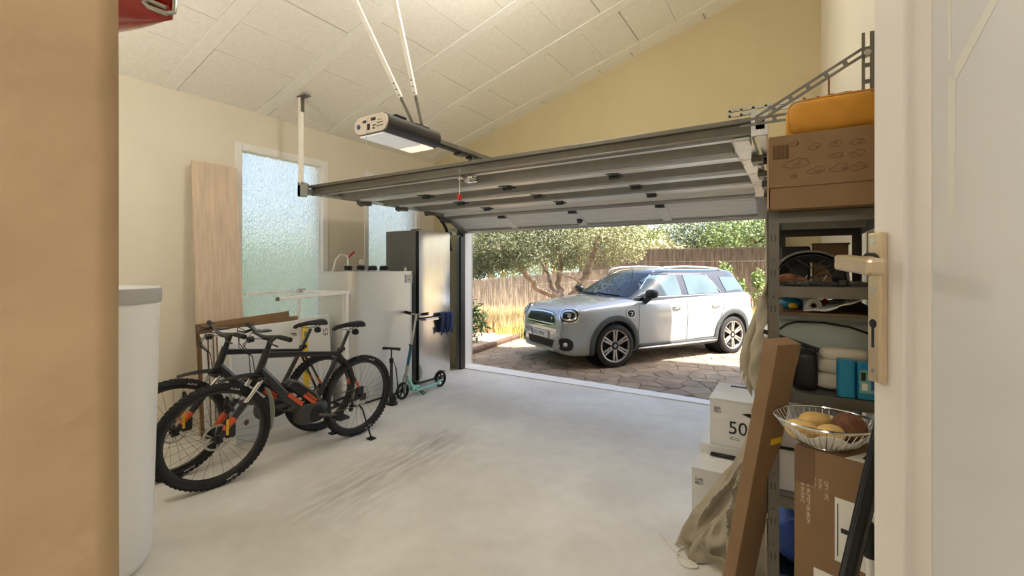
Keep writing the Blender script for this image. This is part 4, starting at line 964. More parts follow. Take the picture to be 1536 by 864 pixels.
    MB().lathe([(.0, -.015), (.026, -.015), (.026, .015), (0, .015)], st + (st - bb).normalized() * .02, (st - bb), 14).box(st + Vector((-.045, -.012, .01)), st + Vector((-.02, .02, .04))).build('seat_clamp', M['black'], t, local=True, bevel=.003)
    def sad(u, v):
        x = .16 - .29 * u; w = .014 + .064 * (max(0, u - .28) / .72) ** 1.2 * (1 if u < .92 else 1 - (u - .92) * 3); a = (v - .5) * pi * 1.25
        z = .012 * cos(3.2 * (u - .55)) - .01 * (u < .1) * (1 - u * 10) + .03 * (max(0, u - .75)) ; return sp1 + Vector((x, sin(a) * w, .035 + z + cos(a) * (.018 + w * .16)))
    sd_ = MB().grid(sad, 18, 10).build('saddle', M['black'], t, local=True, solid=.008)
    for s in (-.02, .02): MB().tube([sp1 + Vector((.12, s, .03)), sp1 + Vector((.03, s, .008)), sp1 + Vector((-.05, s, .01)), sp1 + Vector((-.10, s, .035))], .0035, 6).build('saddle_rail', M['chrome'], sd_, local=True)
    MB().blob(sp1 + Vector((-.07, 0, -.02)), (.05, .06, .05), .6).build('tail_lamp', M['black'], t, local=True)
    # fork, wheels, bar: these steer together
    sa = (hb - ht).normalized(); cr0 = hb + sa * .035
    FK = MB(); FK.box(cr0 + Vector((-.03, -.075, -.02)), cr0 + Vector((.03, .075, .02))); fk = FK.build('fork_crown', M['black'], t, local=True, bevel=.012)
    off = fa - Vector((sin(TURN) * 0, 0, 0))
    for s in (-1, 1):
        tp = cr0 + Vector((0, s * .062, 0)); lo = Vector((fa.x, s * .064, WR)); md = tp.lerp(lo, .42)
        MB().cyl(tp, md, .0165, 12).build('stanchion', M['chrome'], fk, local=True)
        MB().tube([md - sa * .01, md, md.lerp(lo, .6), lo], [.026, .023, .021, .02], 12).build('fork_lower', M['frameblack'], fk, local=True)
        p, q = md.lerp(lo, .42), md.lerp(lo, .78); MB().tube([p, q], [.0238, .0226], 12).build('fork_decal', M['orange'], fk, local=True)
        MB().box(lo + Vector((-.02, -.016, -.03)), lo + Vector((.03, .016, .03))).build('dropout', M['black'], fk, local=True, bevel=.006)
    MB().tube([md.lerp(lo, .2) * Vector((1, 0, 1)) + Vector((.04, -.06, 0)), md.lerp(lo, .2) * Vector((1, 0, 1)) + Vector((.06, 0, .09)), md.lerp(lo, .2) * Vector((1, 0, 1)) + Vector((.04, .06, 0))], .012, 8).build('fork_brace', M['frameblack'], fk, local=True)
    MB().box(fa + Vector((-.10, .048, -.01)), fa + Vector((-.035, .085, .09))).build('front_caliper', M['black'], fk, local=True, bevel=.01)
    MB().box(fa + Vector((-.045, .088, .02)), fa + Vector((-.03, .094, .13))).build('fork_sticker', M['yellow'], fk, local=True, smooth=False)
    bike_wheel(t, fa.x, TURN, False, 1); bike_wheel(t, ra.x, 0, True, 2)
    stm = ht - sa * .105
    MB().tube([ht, stm], .02, 12).bar(stm, stm + Vector((.065, 0, .02)), .034, .034).build('handlebar_stem', M['black'], t, local=True, bevel=.006)
    hc = stm + Vector((.075, 0, .03)); rt = Matrix.Rotation(TURN, 3, 'Z')
    def H(x, y, z): return hc + rt @ Vector((x, y, z))
    hbm = MB().tube([H(-.04, -.365, .03), H(-.025, -.22, .028), H(-.004, -.07, .004), H(0, 0, 0), H(-.004, .07, .004), H(-.025, .22, .028), H(-.04, .365, .03)], .0145, 10).build('handlebar', M['frameblack'], t, local=True)
    for s in (-1, 1):
        MB().tube([H(-.027, s * .235, .028), H(-.03, s * .26, .029), H(-.041, s * .368, .03)], [.017, .0175, .018], 12).build('grip', M['rubber'], hbm, local=True)
        MB().bar(H(-.02, s * .19, .022), H(.03, s * .22, .0), .02, .02).tube([H(.03, s * .21, .0), H(.045, s * .27, -.005), H(.035, s * .35, -.012)], .0065, 8).build('brake_lever', M['black'], hbm, local=True, bevel=.003)
        MB().box(H(-.05, s * .15 - .018, .0), H(-.0, s * .15 + .018, .022)).build('shifter', M['black'], hbm, local=True, bevel=.006)
        for j in range(2):
            MB().tube([H(.03, s * (.19 - j * .04), .01), H(.12, s * (.13 - j * .05), .06 - j * .05), H(.14, s * .04, -.04 - j * .03), H(.07, s * .03, -.14), hb + Vector((.045, s * .035, 0))], .0032, 6).build('cable', M['black'], hbm, local=True)
    dsp = MB().box(H(-.06, -.035, .03), H(.02, .035, .045), ).build('display', M['darkgrey'], hbm, local=True, bevel=.008)
    MB().cyl(H(.045, -.03, -.02), H(.085, -.03, -.025), .022, 14).build('head_lamp', M['black'], hbm, local=True)
    # thin mudguard blade standing out ahead of the crown
    def mg(u, v):
        x = -.04 + .29 * u; w = (.02 + .028 * sin(pi * min(1, u * 1.1 + .1))) * (v - .5) * 2
        return cr0 + rt @ Vector((x, w, .035 + .055 * u - .06 * u * u - abs(v - .5) * .03))
    MB().grid(mg, 12, 6).build('mudguard', M['black'], t, local=True, solid=.004)
    # pale splash guard curving round behind the front wheel
    def sg(u, v):
        a = R(150) + R(48) * u; r = WR + .04; return fa + Vector((cos(a) * r, (v - .5) * .06, sin(a) * r - .0 + .06))
    MB().grid(sg, 12, 6).build('splash_guard', M['clear'], t, local=True, solid=.004)
    return t
bike = make_bike()
bike.location = (-3.46, 2.235, 0); bike.rotation_euler = Matrix.Rotation(R(-90), 3, 'Z').to_4x4().to_euler()
def place_bike(o, x, y, yaw, lean):
    m = Matrix.Rotation(R(yaw), 4, 'Z') @ Matrix.Rotation(R(lean), 4, 'X'); o.rotation_euler = m.to_euler(); o.location = (x, y, .004)
bike2 = dup(bike); bike2['label'] = 'black and orange electric mountain bike behind the other one, next to the white cartons'
place_bike(bike, -3.455, 2.22, -91, -4)
place_bike(bike2, -3.86, 2.12, -91, -4)

# ------------------------------------------------------------------ the parked car
def smooth_curve(xs, ys, k=3):
    def f(x):
        def lp(x):
            if x <= xs[0]: return ys[0]
            for i in range(len(xs) - 1):
                if x <= xs[i + 1]:
                    t = (x - xs[i]) / (xs[i + 1] - xs[i]); return ys[i] + (ys[i + 1] - ys[i]) * t
            return ys[-1]
        h = .03; return (lp(x - h) + 2 * lp(x) + lp(x + h)) / 4 if .04 < x < 4.26 else lp(x)
    return f
wF = smooth_curve([0, .03, .08, .16, .28, .45, .7, 1.0, 1.4, 3.0, 3.5, 3.8, 4.0, 4.12, 4.22, 4.28, 4.3], [.56, .64, .71, .775, .835, .875, .90, .905, .90, .895, .905, .90, .87, .83, .76, .66, .60])
ztF = smooth_curve([0, .03, .07, .12, .2, .35, .6, 1.0, 1.2, 1.5, 2.5, 3.5, 4.0, 4.15, 4.25, 4.3], [.66, .80, .875, .915, .945, .975, 1.01, 1.06, 1.075, 1.06, 1.08, 1.11, 1.13, 1.10, 1.0, .9])
zsF = smooth_curve([0, .03, .08, .2, .4, 1.0, 1.5, 3.5, 4.0, 4.2, 4.3], [.60, .72, .79, .865, .90, .955, 1.0, 1.06, 1.06, 1.0, .82])
zbF = smooth_curve([0, .04, .15, .5, 3.8, 4.1, 4.25, 4.3], [.27, .22, .19, .19, .20, .24, .32, .42])
def section(x):
    w, zt, zs, zb = wF(x), ztF(x), zsF(x), zbF(x); h = zs - zb
    k = [(0, zb), (.5 * w, zb), (.82 * w, zb), (.93 * w, zb + .03), (.975 * w, zb + .12 * h / .7), (.985 * w, zb + .3 * h), (w, zb + .55 * h), (w, zb + .75 * h), (.985 * w, zb + .92 * h), (.955 * w, zs), (.90 * w, zs + .45 * (zt - zs)), (.78 * w, zs + .72 * (zt - zs)), (.5 * w, zs + .93 * (zt - zs)), (0, zt)]
    out = []
    for i in range(len(k) - 1):      # Catmull-Rom refinement
        p0 = k[max(i - 1, 0)]; p1 = k[i]; p2 = k[i + 1]; p3 = k[min(i + 2, len(k) - 1)]
        for s in (0, .5):
            out.append(tuple(.5 * (2 * p1[c] + (p2[c] - p0[c]) * s + (2 * p0[c] - 5 * p1[c] + 4 * p2[c] - p3[c]) * s * s + (-p0[c] + 3 * p1[c] - 3 * p2[c] + p3[c]) * s ** 3) for c in (0, 1)))
    out.append(k[-1]); return out
XS = [0, .015, .03, .05, .08, .11, .15, .2, .26, .33, .42, .52, .64, .78, .92, 1.06, 1.2, 1.35, 1.5, 1.8, 2.1, 2.4, 2.7, 3.0, 3.2, 3.4, 3.55, 3.7, 3.82, 3.92, 4.0, 4.06, 4.12, 4.17, 4.21, 4.25, 4.28, 4.3]
bm_ = MB(); ring = []
for x in XS:
    s_ = section(x); half = [(x, y, z) for y, z in s_]; full = half + [(x, -y, z) for _, y, z in half[-2:0:-1]]
    ring.append(len(bm_.v)); bm_.v += full
nr = len(full)
for i in range(len(XS) - 1):
    for k in range(nr): bm_.f.append((ring[i] + k, ring[i] + (k + 1) % nr, ring[i + 1] + (k + 1) % nr, ring[i + 1] + k))
bm_.f.append(tuple(range(nr - 1, -1, -1))); bm_.f.append(tuple(ring[-1] + k for k in range(nr)))
car = thing('car', 'silver compact crossover car with dark blue roof parked on the drive', 'car', (-3.597 + .02, 6.595 + .02, GZ), math.atan2(.85, .526))
body_bvh = BVHTree.FromPolygons([Vector(v) for v in bm_.v], bm_.f)
body = bm_.build('body', M['carpaint'], car, local=True, ang=50)
AXL = ((.84, .345), (3.51, .345))
cut = MB()
for ax_, az in AXL:
    for s in (-1, 1): cut.lathe([(0, 0), (.392, 0), (.392, .5), (0, .5)], (ax_, s * .55, az), (0, s, 0), 40)
co = cut.build('cutter', M['black'], car, local=True, smooth=False)
bo = body.modifiers.new('arch', 'BOOLEAN'); bo.object = co; bo.operation = 'DIFFERENCE'; bo.solver = 'EXACT'
bpy.context.view_layer.update(); dg = bpy.context.evaluated_depsgraph_get()
nm_ = bpy.data.meshes.new_from_object(body.evaluated_get(dg)); body.modifiers.clear(); body.data = nm_
bpy.data.objects.remove(co)
nm_.polygons.foreach_set('use_smooth', [True] * len(nm_.polygons)); nm_.set_sharp_from_angle(angle=R(40))
# cabin: outlines per height, lofted
def cab_dims(z):
    t = (z - 1.03) / .44
    xf = 1.02 + .80 * t ** .93 if t > 0 else 1.02
    xr_ = 4.13 - .21 * max(t, 0) ** 1.3
    hw = .845 - .185 * max(t, 0) ** 1.12
    return xf, xr_, hw
def cab_ring(z, shr=0, zz=None):
    xf, xr_, hw = cab_dims(z); xf += shr * 1.2; xr_ -= shr; hw -= shr
    h = [(xf, 0), (xf + .012, .3 * hw), (xf + .04, .55 * hw), (xf + .09, .76 * hw), (xf + .17, .91 * hw), (xf + .27, .975 * hw), (xf + .42, hw)]
    n = 14
    for i in range(1, n): x = xf + .42 + (xr_ - .35 - xf - .42) * i / n; h.append((x, hw))
    h += [(xr_ - .35, hw * .995), (xr_ - .2, hw * .97), (xr_ - .09, hw * .90), (xr_ - .03, hw * .78), (xr_ - .008, .5 * hw), (xr_, 0)]
    zz = z if zz is None else zz
    def crown(x, y): return zz
    return [(x, y, zz) for x, y in h] + [(x, -y, zz) for x, y in h[-2:0:-1]]
cb = MB(); lv = [(1.0, 0, None), (1.06, 0, None), (1.14, 0, None), (1.22, 0, None), (1.30, 0, None), (1.38, 0, None), (1.44, 0, None), (1.475, .01, 1.475), (1.475, .05, 1.50), (1.475, .14, 1.522), (1.475, .28, 1.535), (1.475, .5, 1.54)]
nn_ = 0; rs = []
for z, sh_, zz in lv:
    r_ = cab_ring(z, sh_, zz); rs.append(len(cb.v)); cb.v += r_; nn_ = len(r_)
for i in range(len(lv) - 1):
    for k in range(nn_): cb.f.append((rs[i] + k, rs[i] + (k + 1) % nn_, rs[i + 1] + (k + 1) % nn_, rs[i + 1] + k))
cb.f.append(tuple(rs[-1] + k for k in range(nn_)))
cab_bvh = BVHTree.FromPolygons([Vector(v) for v in cb.v], cb.f)
cab = cb.build('cabin', M['carblue'], car, local=True, ang=50)
def patch(mb, poly, fn, th=.01, off=.003, rings=(1, .8, .55, .3)):
    # poly: 2-D outline; fn(a, b) -> (point, normal) on the body; lays a raised, closed plate over that outline
    n = len(poly); ca = sum(p[0] for p in poly) / n; cb_ = sum(p[1] for p in poly) / n; vs = []
    for s in rings:
        for a, b in poly:
            p, nr_ = fn(ca + (a - ca) * s, cb_ + (b - cb_) * s); vs.append(p + nr_ * (off + th))
    p, nr_ = fn(ca, cb_); vs.append(p + nr_ * (off + th)); m = len(rings)
    fs = [(r * n + i, r * n + (i + 1) % n, (r + 1) * n + (i + 1) % n, (r + 1) * n + i) for r in range(m - 1) for i in range(n)]
    fs += [((m - 1) * n + i, (m - 1) * n + (i + 1) % n, m * n) for i in range(n)]
    o = len(vs)
    for a, b in poly: p, nr_ = fn(a, b); vs.append(p + nr_ * (off - .03))
    fs += [(i, (i + 1) % n, o + (i + 1) % n, o + i) for i in range(n)]
    mb.add(vs, fs); return mb
def caster(bvh, orig, A, B, D):
    orig, A, B, D = Vector(orig), Vector(A), Vector(B), Vector(D).normalized(); last = [None]
    def f(a, b):
        h = bvh.ray_cast(orig + A * a + B * b, D)
        if h[0] is None:
            h = bvh.find_nearest(orig + A * a + B * b + D * 1.0)
            return h[0], (h[1] if h[1].dot(D) < 0 else -h[1])
        return h[0], (h[1] if h[1].dot(D) < 0 else -h[1])
    return f
def ell(a, b, n=24, e=1.0, c=(0, 0)):
    return [(c[0] + math.copysign(abs(cos(t)) ** e, cos(t)) * a, c[1] + math.copysign(abs(sin(t)) ** e, sin(t)) * b) for t in [2 * pi * k / n for k in range(n)]]
def dens(poly, m=4): return [tuple(poly[i][c] + (poly[(i + 1) % len(poly)][c] - poly[i][c]) * k / m for c in (0, 1)) for i in range(len(poly)) for k in range(m)]
NS = -1    # the side of the car that faces the garage (local -y)
front = caster(body_bvh, (-1, 0, 0), (0, 1, 0), (0, 0, 1), (1, 0, 0))
# windscreen and side windows
ws = caster(cab_bvh, (-1, 0, 0), (0, 1, 0), (0, 0, 1), (1, 0, 0))
patch(MB(), dens([(-.70, 1.085), (-.4, 1.07), (0, 1.065), (.4, 1.07), (.70, 1.085), (.60, 1.40), (.54, 1.45), (0, 1.462), (-.54, 1.45), (-.60, 1.40)]), ws, .004, .002, (1, .85, .7, .5, .3, .15)).build('windscreen', M['carglass'], cab, local=True, ang=60)
rw = caster(cab_bvh, (6, 0, 0), (0, 1, 0), (0, 0, 1), (-1, 0, 0))
patch(MB(), dens([(-.62, 1.10), (.62, 1.10), (.55, 1.43), (-.55, 1.43)]), rw, .004, .002).build('rear_window', M['carglass'], cab, local=True, ang=60)
for s in (-1, 1):
    sdc = caster(cab_bvh, (0, s * 3, 0), (1, 0, 0), (0, 0, 1), (0, -s, 0))
    for nm, poly in (('front_window', [(1.36, 1.075), (2.30, 1.085), (2.30, 1.425), (1.86, 1.425), (1.62, 1.31)]), ('rear_door_window', [(2.46, 1.09), (3.22, 1.105), (3.16, 1.30), (3.02, 1.41), (2.90, 1.425), (2.46, 1.425)]), ('quarter_window', [(3.42, 1.125), (3.94, 1.16), (3.86, 1.28), (3.76, 1.375), (3.36, 1.385), (3.38, 1.25)])):
        patch(MB(), dens(poly), sdc, .004, .003).build(nm, M['sideglass'], cab, local=True, ang=60)
    bl = MB(); bl.tube([sdc(x, 1.065 + .02 * (x - 1.3) / 2.0)[0] + Vector((0, s * .008, 0)) for x in [1.3 + .1 * k for k in range(28)]], .008, 6); bl.build('belt_trim', M['chrome'], cab, local=True)
    for a, b in (((3.27, 1.11), (3.02, 1.43)),): MB().tube([sdc(a[0] + (b[0] - a[0]) * k / 6, a[1] + (b[1] - a[1]) * k / 6)[0] + Vector((0, s * .006, 0)) for k in range(7)], .007, 6).build('pillar_trim', M['chrome'], cab, local=True)
    MB().tube([sdc(1.5 + .36 * k / 6, 1.20 + .235 * k / 6)[0] + Vector((0, s * .006, 0)) for k in range(7)] + [sdc(1.9 + 1.0 * k / 8, 1.44)[0] + Vector((0, s * .006, 0)) for k in range(9)], .008, 6).build('window_surround', M['chrome' if s == NS else 'black'], cab, local=True)
    # roof rail
    rp = [(1.86, 1.47), (1.95, 1.528), (2.15, 1.56), (2.6, 1.572), (3.1, 1.562), (3.45, 1.535), (3.62, 1.485)]
    MB().tube([(x, s * (.60 - .02 * abs(x - 2.7)), z) for x, z in rp], [.012, .017, .018, .018, .018, .017, .012], 8).build('roof_rail', M['chrome'], car, local=True)
    # mirror
    mb = MB().blob((1.47, s * 1.00, 1.135), (.15, .23, .145), .75, 18, 10); mi = mb.build('door_mirror', M['black'], car, local=True)
    MB().bar((1.44, s * .86, 1.0), (1.46, s * .97, 1.08), .09, .05, (1, 0, 0)).build('mirror_arm', M['black'], mi, local=True, bevel=.012)
    bs = caster(body_bvh, (0, s * 3, 0), (1, 0, 0), (0, 0, 1), (0, -s, 0))
    # wheel arch cladding, sill, seams, handles, side vent
    for ax_, az in AXL:
        ar = MB(); st_ = 26; a0, a1 = (R(-18), R(205)) if ax_ < 2 else (R(-22), R(195)); inner = []; 
        def arcp(u, v, ax_=ax_, az=az, a0=a0, a1=a1):
            a = a0 + (a1 - a0) * u; r = .386 + .082 * v; x = ax_ + cos(a) * r; z = max(.2, az + sin(a) * r)
            p, n_ = bs(x, z); return p + Vector((0, s * (.012 + .006 * sin(pi * v)), 0))
        ar.grid(arcp, 30, 5)
        def arci(u, v, ax_=ax_, az=az, a0=a0, a1=a1):
            a = a0 + (a1 - a0) * u; x = ax_ + cos(a) * .386; z = max(.2, az + sin(a) * .386); p, n_ = bs(x, z); return p + Vector((0, s * (.012 - .10 * v), 0))
        ar.grid(arci, 30, 1); ar.build('wheel_arch', M['cladding'], car, local=True, ang=45)
        ln = MB(); ln.lathe([(.39, 0), (.395, .3), (0, .3)], (ax_, s * .84, az), (0, -s, 0), 30); ln.build('wheel_well', M['black'], car, local=True)
    sl = MB()
    def sill(u, v):
        x = 1.26 + 1.86 * u; z = .20 + .125 * v; p, n_ = bs(x, z); return p + Vector((0, s * .012, 0))
    sl.grid(sill, 16, 4).build('sill_cladding', M['cladding'], car, local=True, solid=.01)
    MB().tube([bs(1.30 + 1.8 * k / 10, .262 + .012 * k / 10)[0] + Vector((0, s * .022, 0)) for k in range(11)], [.008] + [.021] * 9 + [.008], 8, flat=.8).build('sill_strip', M['rimsilver'], car, local=True)
    sm = MB()
    for pts in ([(1.27, .33), (1.29, .6), (1.31, 1.0)], [(2.36, .30), (2.37, .7), (2.38, 1.07)], [(3.08, .4), (3.2, .72), (3.3, .95), (3.3, 1.06)], [(1.27, .33), (2.0, .32), (3.05, .34)]):
        d_ = []
        for i in range(len(pts) - 1): d_ += [tuple(pts[i][c] + (pts[i + 1][c] - pts[i][c]) * k / 6 for c in (0, 1)) for k in range(6)]
        sm.tube([bs(*q)[0] for q in d_ + [pts[-1]]], .0045, 5)
    sm.build('door_seams', M['rimdark'], car, local=True, kind='stuff')
    for x in (2.12, 3.06):
        h = MB(); h.tube([bs(x - .09, .885)[0] + Vector((0, s * .006, 0)), bs(x - .05, .895)[0] + Vector((0, s * .03, 0)), bs(x + .05, .895)[0] + Vector((0, s * .03, 0)), bs(x + .09, .885)[0] + Vector((0, s * .006, 0))], .013, 8); h.build('door_handle', M['chrome'], car, local=True)
        patch(MB(), ell(.045, .04, 16, c=(x, .895)), bs, .001, .001).build('handle_recess', M['galv'], car, local=True)
    vt = patch(MB(), ell(.088, .072, 20, .8, (1.13, .83)), bs, .008, .002).build('side_vent', M['chrome'], car, local=True)
    patch(MB(), ell(.07, .055, 20, .8, (1.13, .83)), bs, .012, .002).build('vent_mesh', M['grilleblack'], vt, local=True)
    MB().tube([bs(1.10, .86)[0] + Vector((0, s * .016, 0)), bs(1.16, .84)[0] + Vector((0, s * .016, 0)), bs(1.12, .80)[0] + Vector((0, s * .016, 0))], .009, 6).build('vent_bar', M['chrome'], vt, local=True)
    # head lamp
    hf = caster(body_bvh, Vector((.22, s * .60, .80)) + Vector((-.80, s * .55, .12)), Vector((.55, s * .80, 0)).normalized(), (0, 0, 1), (.80, -s * .55, -.12))
    hl_ = patch(MB(), ell(.165, .118, 28, .82), hf, .010, .002).build('head_lamp', M['chrome'], car, local=True)
    patch(MB(), ell(.145, .098, 28, .82), hf, .016, .002).build('lamp_bezel', M['black'], hl_, local=True)
    patch(MB(), ell(.125, .08, 28, .85), hf, .020, .002).build('lens', M['lamp'], hl_, local=True)
    patch(MB(), ell(.095, .052, 20, .7), hf, .023, .002).build('reflector', M['rimdark'], hl_, local=True)
    patch(MB(), ell(.03, .034, 12, 1, (.02, 0)), hf, .027, .002).build('projector', M['lamp'], hl_, local=True)
    MB().tube([hf(-.09 + .012 * k, .04)[0] + Vector((-.022, s * .016, 0)) for k in range(10)], .006, 6).build('lamp_strip', M['paper'], hl_, local=True)
    tf = caster(body_bvh, Vector((4.1, s * .75, .90)) + Vector((.8, s * .6, 0)), Vector((-.6, s * .8, 0)).normalized(), (0, 0, 1), (-.8, -s * .6, 0))
    patch(MB(), ell(.10, .13, 20, .6), tf, .012, .002).build('tail_lamp', M['taillight'], car, local=True)
    # fog lamp pocket and vertical duct
    ff = caster(body_bvh, Vector((.12, s * .63, .38)) + Vector((-.9, s * .35, 0)), Vector((.36, s * .93, 0)).normalized(), (0, 0, 1), (.9, -s * .35, 0))
    fp = patch(MB(), ell(.12, .10, 20, .8, (0, .0)), ff, .004, .002).build('fog_pocket', M['grilleblack'], car, local=True)
    p, n_ = ff(.01, .0); MB().lathe([(0, .0), (.032, .0), (.036, .008), (.028, .014), (0, .018)], p + n_ * .006, n_, 16).build('fog_lamp', M['lamp'], fp, local=True)
    MB().tube([ff(-.14, .09)[0] + n_ * .01, ff(-.11, .05)[0] + n_ * .014, ff(-.09, -.03)[0] + n_ * .014, ff(-.12, -.10)[0] + n_ * .012], .007, 8).build('bumper_trim', M['chrome'], car, local=True)
    patch(MB(), ell(.055, .115, 20, .5, (.24, .06)), ff, .004, .002).build('bumper_duct', M['carpaint'], car, local=True, ang=50)
# grille, plate, lower intake, splitter
gp = dens([(-.40, .80), (-.28, .835), (0, .845), (.28, .835), (.40, .80), (.455, .72), (.43, .64), (0, .615), (-.43, .64), (-.455, .72)], 3)
gr_ = patch(MB(), gp, front, .006, .002).build('grille_frame', M['chrome'], car, local=True)
ca = .73
gi = [(a * .955, ca + (b - ca) * .86) for a, b in gp]
patch(MB(), gi, front, .010, .002).build('grille_mesh', M['grilleblack'], gr_, local=True)
hx_ = MB()
for j in range(5):
    pts = [front(-.40 + .05 * k, .705 + j * .026 + (.009 if (k + j) % 2 else -.009))[0] + Vector((-.014, 0, 0)) for k in range(17)]
    hx_.tube(pts, .0045, 5)
hx_.build('honeycomb', M['rimdark'], gr_, local=True, kind='stuff')
MB().tube([front(-.44 + .88 * k / 16, .672 + .0 * k)[0] + Vector((-.018, 0, 0)) for k in range(17)], .012, 8).build('grille_bar', M['chrome'], gr_, local=True)
MB().tube([front(-.33 - .02 * k, .77 - .02 * k + .02 * (k % 2))[0] + Vector((-.02, 0, 0)) for k in range(3)], .007, 6).build('grille_badge', M['redplastic' if False else 'chrome'], gr_, local=True)
li = patch(MB(), dens([(-.42, .42), (.42, .42), (.36, .30), (-.36, .30)]), front, .004, .002).build('lower_intake', M['grilleblack'], car, local=True)
hx_ = MB()
for j in range(4): hx_.tube([front(-.38 + .05 * k, .315 + j * .028 + (.009 if (k + j) % 2 else -.009))[0] + Vector((-.01, 0, 0)) for k in range(16)], .0045, 5)
hx_.build('honeycomb', M['rimdark'], li, local=True, kind='stuff')
MB().tube([front(-.44 + .88 * k / 12, .262)[0] + Vector((-.015, 0, 0)) for k in range(13)], .02, 8).build('splitter', M['rimsilver'], car, local=True)
bp = patch(MB(), dens([(-.52, .60), (.52, .60), (.50, .555), (-.50, .555)]), front, .012, .0).build('bumper_strip', M['carpaint'], car, local=True, ang=50)
px_ = front(0, .49)[0].x - .03
pl = MB().box((px_, -.26, .435), (px_ + .03, .26, .545)).build('number_plate', M['paper'], car, local=True, smooth=False, bevel=.003)
MB().box((px_ - .001, .215, .437), (px_ + .002, .259, .543)).build('plate_band', M['bluelabel'], pl, local=True, smooth=False)
text('7651 MPW', .095, (px_ - .0015, .20, .458), (0, -1, 0), (0, 0, 1), M['ink'], pl, local=True, squash=.85)
# bonnet shut line, wipers, antenna
MB().tube([(x, y, 0) if False else Vector(front(y, z)[0]) for x, y, z in [(0, -.5 + k * .1, .862 - .10 * (abs(-.5 + k * .1) / .5) ** 3) for k in range(11)]], .004, 5).build('bonnet_seam', M['rimdark'], car, local=True)
for y0_, y1_ in ((-.55, .05), (.0, .58)): MB().tube([ws(y0_ + (y1_ - y0_) * k / 6, 1.085 + .02 * k / 6)[0] + Vector((-.012, 0, .01)) for k in range(7)], .008, 6).build('wiper', M['black'], car, local=True)
MB().tube([(1.95, 0, 1.53), (1.62, -.02, 1.80)], [.007, .003], 6).build('aerial', M['greysteel'], car, local=True)
MB().box((1.0, -.7, .2), (3.4, .7, .3)).build('underbody', M['black'], car, local=True, smooth=False)
# wheels
def car_wheel(ax_, s, turn):
    rt = Matrix.Rotation(turn, 3, 'Z'); A = rt @ Vector((0, s, 0)); X = rt @ Vector((1, 0, 0)); Z = Vector((0, 0, 1)); c = Vector((ax_, s * .79, .338)); RT_ = .338
    w = MB().lathe([(.235, -.11), (.30, -.115), (.328, -.10), (RT_, -.07), (RT_, .06), (.328, .095), (.30, .112), (.262, .112), (.25, .10), (.235, .09)], c, A, 48, closed=True).build('wheel', M['tyre'], car, local=True)
    MB().lathe([(.24, -.1), (.24, .02), (.10, .035), (0, .035)], c, A, 36).build('rim_barrel', M['rimdark'], w, local=True)
    MB().lathe([(.236, .10), (.252, .106), (.255, .098), (.245, .06), (.232, .06)], c, A, 48, closed=True).build('rim_lip', M['rimsilver'], w, local=True)
    for k in range(6):
        a = k * pi / 3 + pi / 6
        sp = MB()
        for da in (-.11, .11):
            e = c + (X * cos(a + da) + Z * sin(a + da)) * .24 + A * .092; b = c + (X * cos(a + da * 2.2) + Z * sin(a + da * 2.2)) * .062 + A * .078
            sp.bar(b, e, .028, .03, A)
        sp.bar(c + (X * cos(a - .11) + Z * sin(a - .11)) * .15 + A * .082, c + (X * cos(a + .11) + Z * sin(a + .11)) * .15 + A * .082, .02, .02, A)
        sp.build('spoke', M['rimsilver'], w, local=True, smooth=False, bevel=.004)
    MB().lathe([(.075, .05), (.072, .086), (.05, .094), (0, .094)], c, A, 24).build('hub_cap', M['rimdark'], w, local=True)
    MB().lathe([(.0, .0965), (.03, .0965), (.03, .09)], c, A, 18).build('hub_badge', M['chrome'], w, local=True)
for s in (-1, 1): car_wheel(.84, s, R(-7)); car_wheel(3.51, s, 0)

# ------------------------------------------------------------------ steel shelving and what stands on it
SX0, SX1, SY0, SY1 = -.082, .25, 1.75, 2.6
sh_ = thing('shelf_unit', 'grey slotted steel shelving unit standing along the side wall', 'shelving', ((SX0 + SX1) / 2, (SY0 + SY1) / 2, 0))
for x, sx in ((SX0, 1), (SX1, -1)):
    for y, sy in ((SY0, 1), (SY1, -1)):
        p = MB().box((min(x, x + sx * .034), min(y, y + sy * .002), 0), (max(x, x + sx * .034), max(y, y + sy * .002), 1.735)).box((min(x, x + sx * .002), min(y, y + sy * .034), 0), (max(x, x + sx * .002), max(y, y + sy * .034), 1.735))
        po = p.build('post', M['greysteel'], sh_, smooth=False)
        if sy > 0 and sx > 0:
            h = MB()
            for k in range(14): z = .1 + k * .118; h.box((x + .010, y - .0012, z), (x + .0125, y + .0004, z + .022)).box((x + .021, y - .0012, z), (x + .0235, y + .0004, z + .022)).box((x + .015, y - .0012, z + .05), (x + .019, y + .0004, z + .055))
            h.build('slots', M['black'], po, smooth=False, kind='stuff')
for z in (1.73, 1.485, 1.14, .79, .30):
    b = MB().box((SX0 + .003, SY0 + .003, z - .004), (SX1 - .003, SY1 - .003, z)).box((SX0 + .034, SY0 + .002, z - .036), (SX1 - .03, SY0 + .006, z)).box((SX0 + .034, SY1 - .006, z - .036), (SX1 - .03, SY1 - .002, z)).box((SX0 + .002, SY0 + .03, z - .036), (SX0 + .006, SY1 - .03, z)).box((SX1 - .006, SY0 + .03, z - .036), (SX1 - .002, SY1 - .03, z))
    bo_ = b.build('shelf', M['greysteel'], sh_, smooth=False)
    MB().box((SX0 + .03, 2.13, z - .03), (SX1 - .03, 2.16, z - .004)).build('stiffener', M['zinc'], bo_, smooth=False)
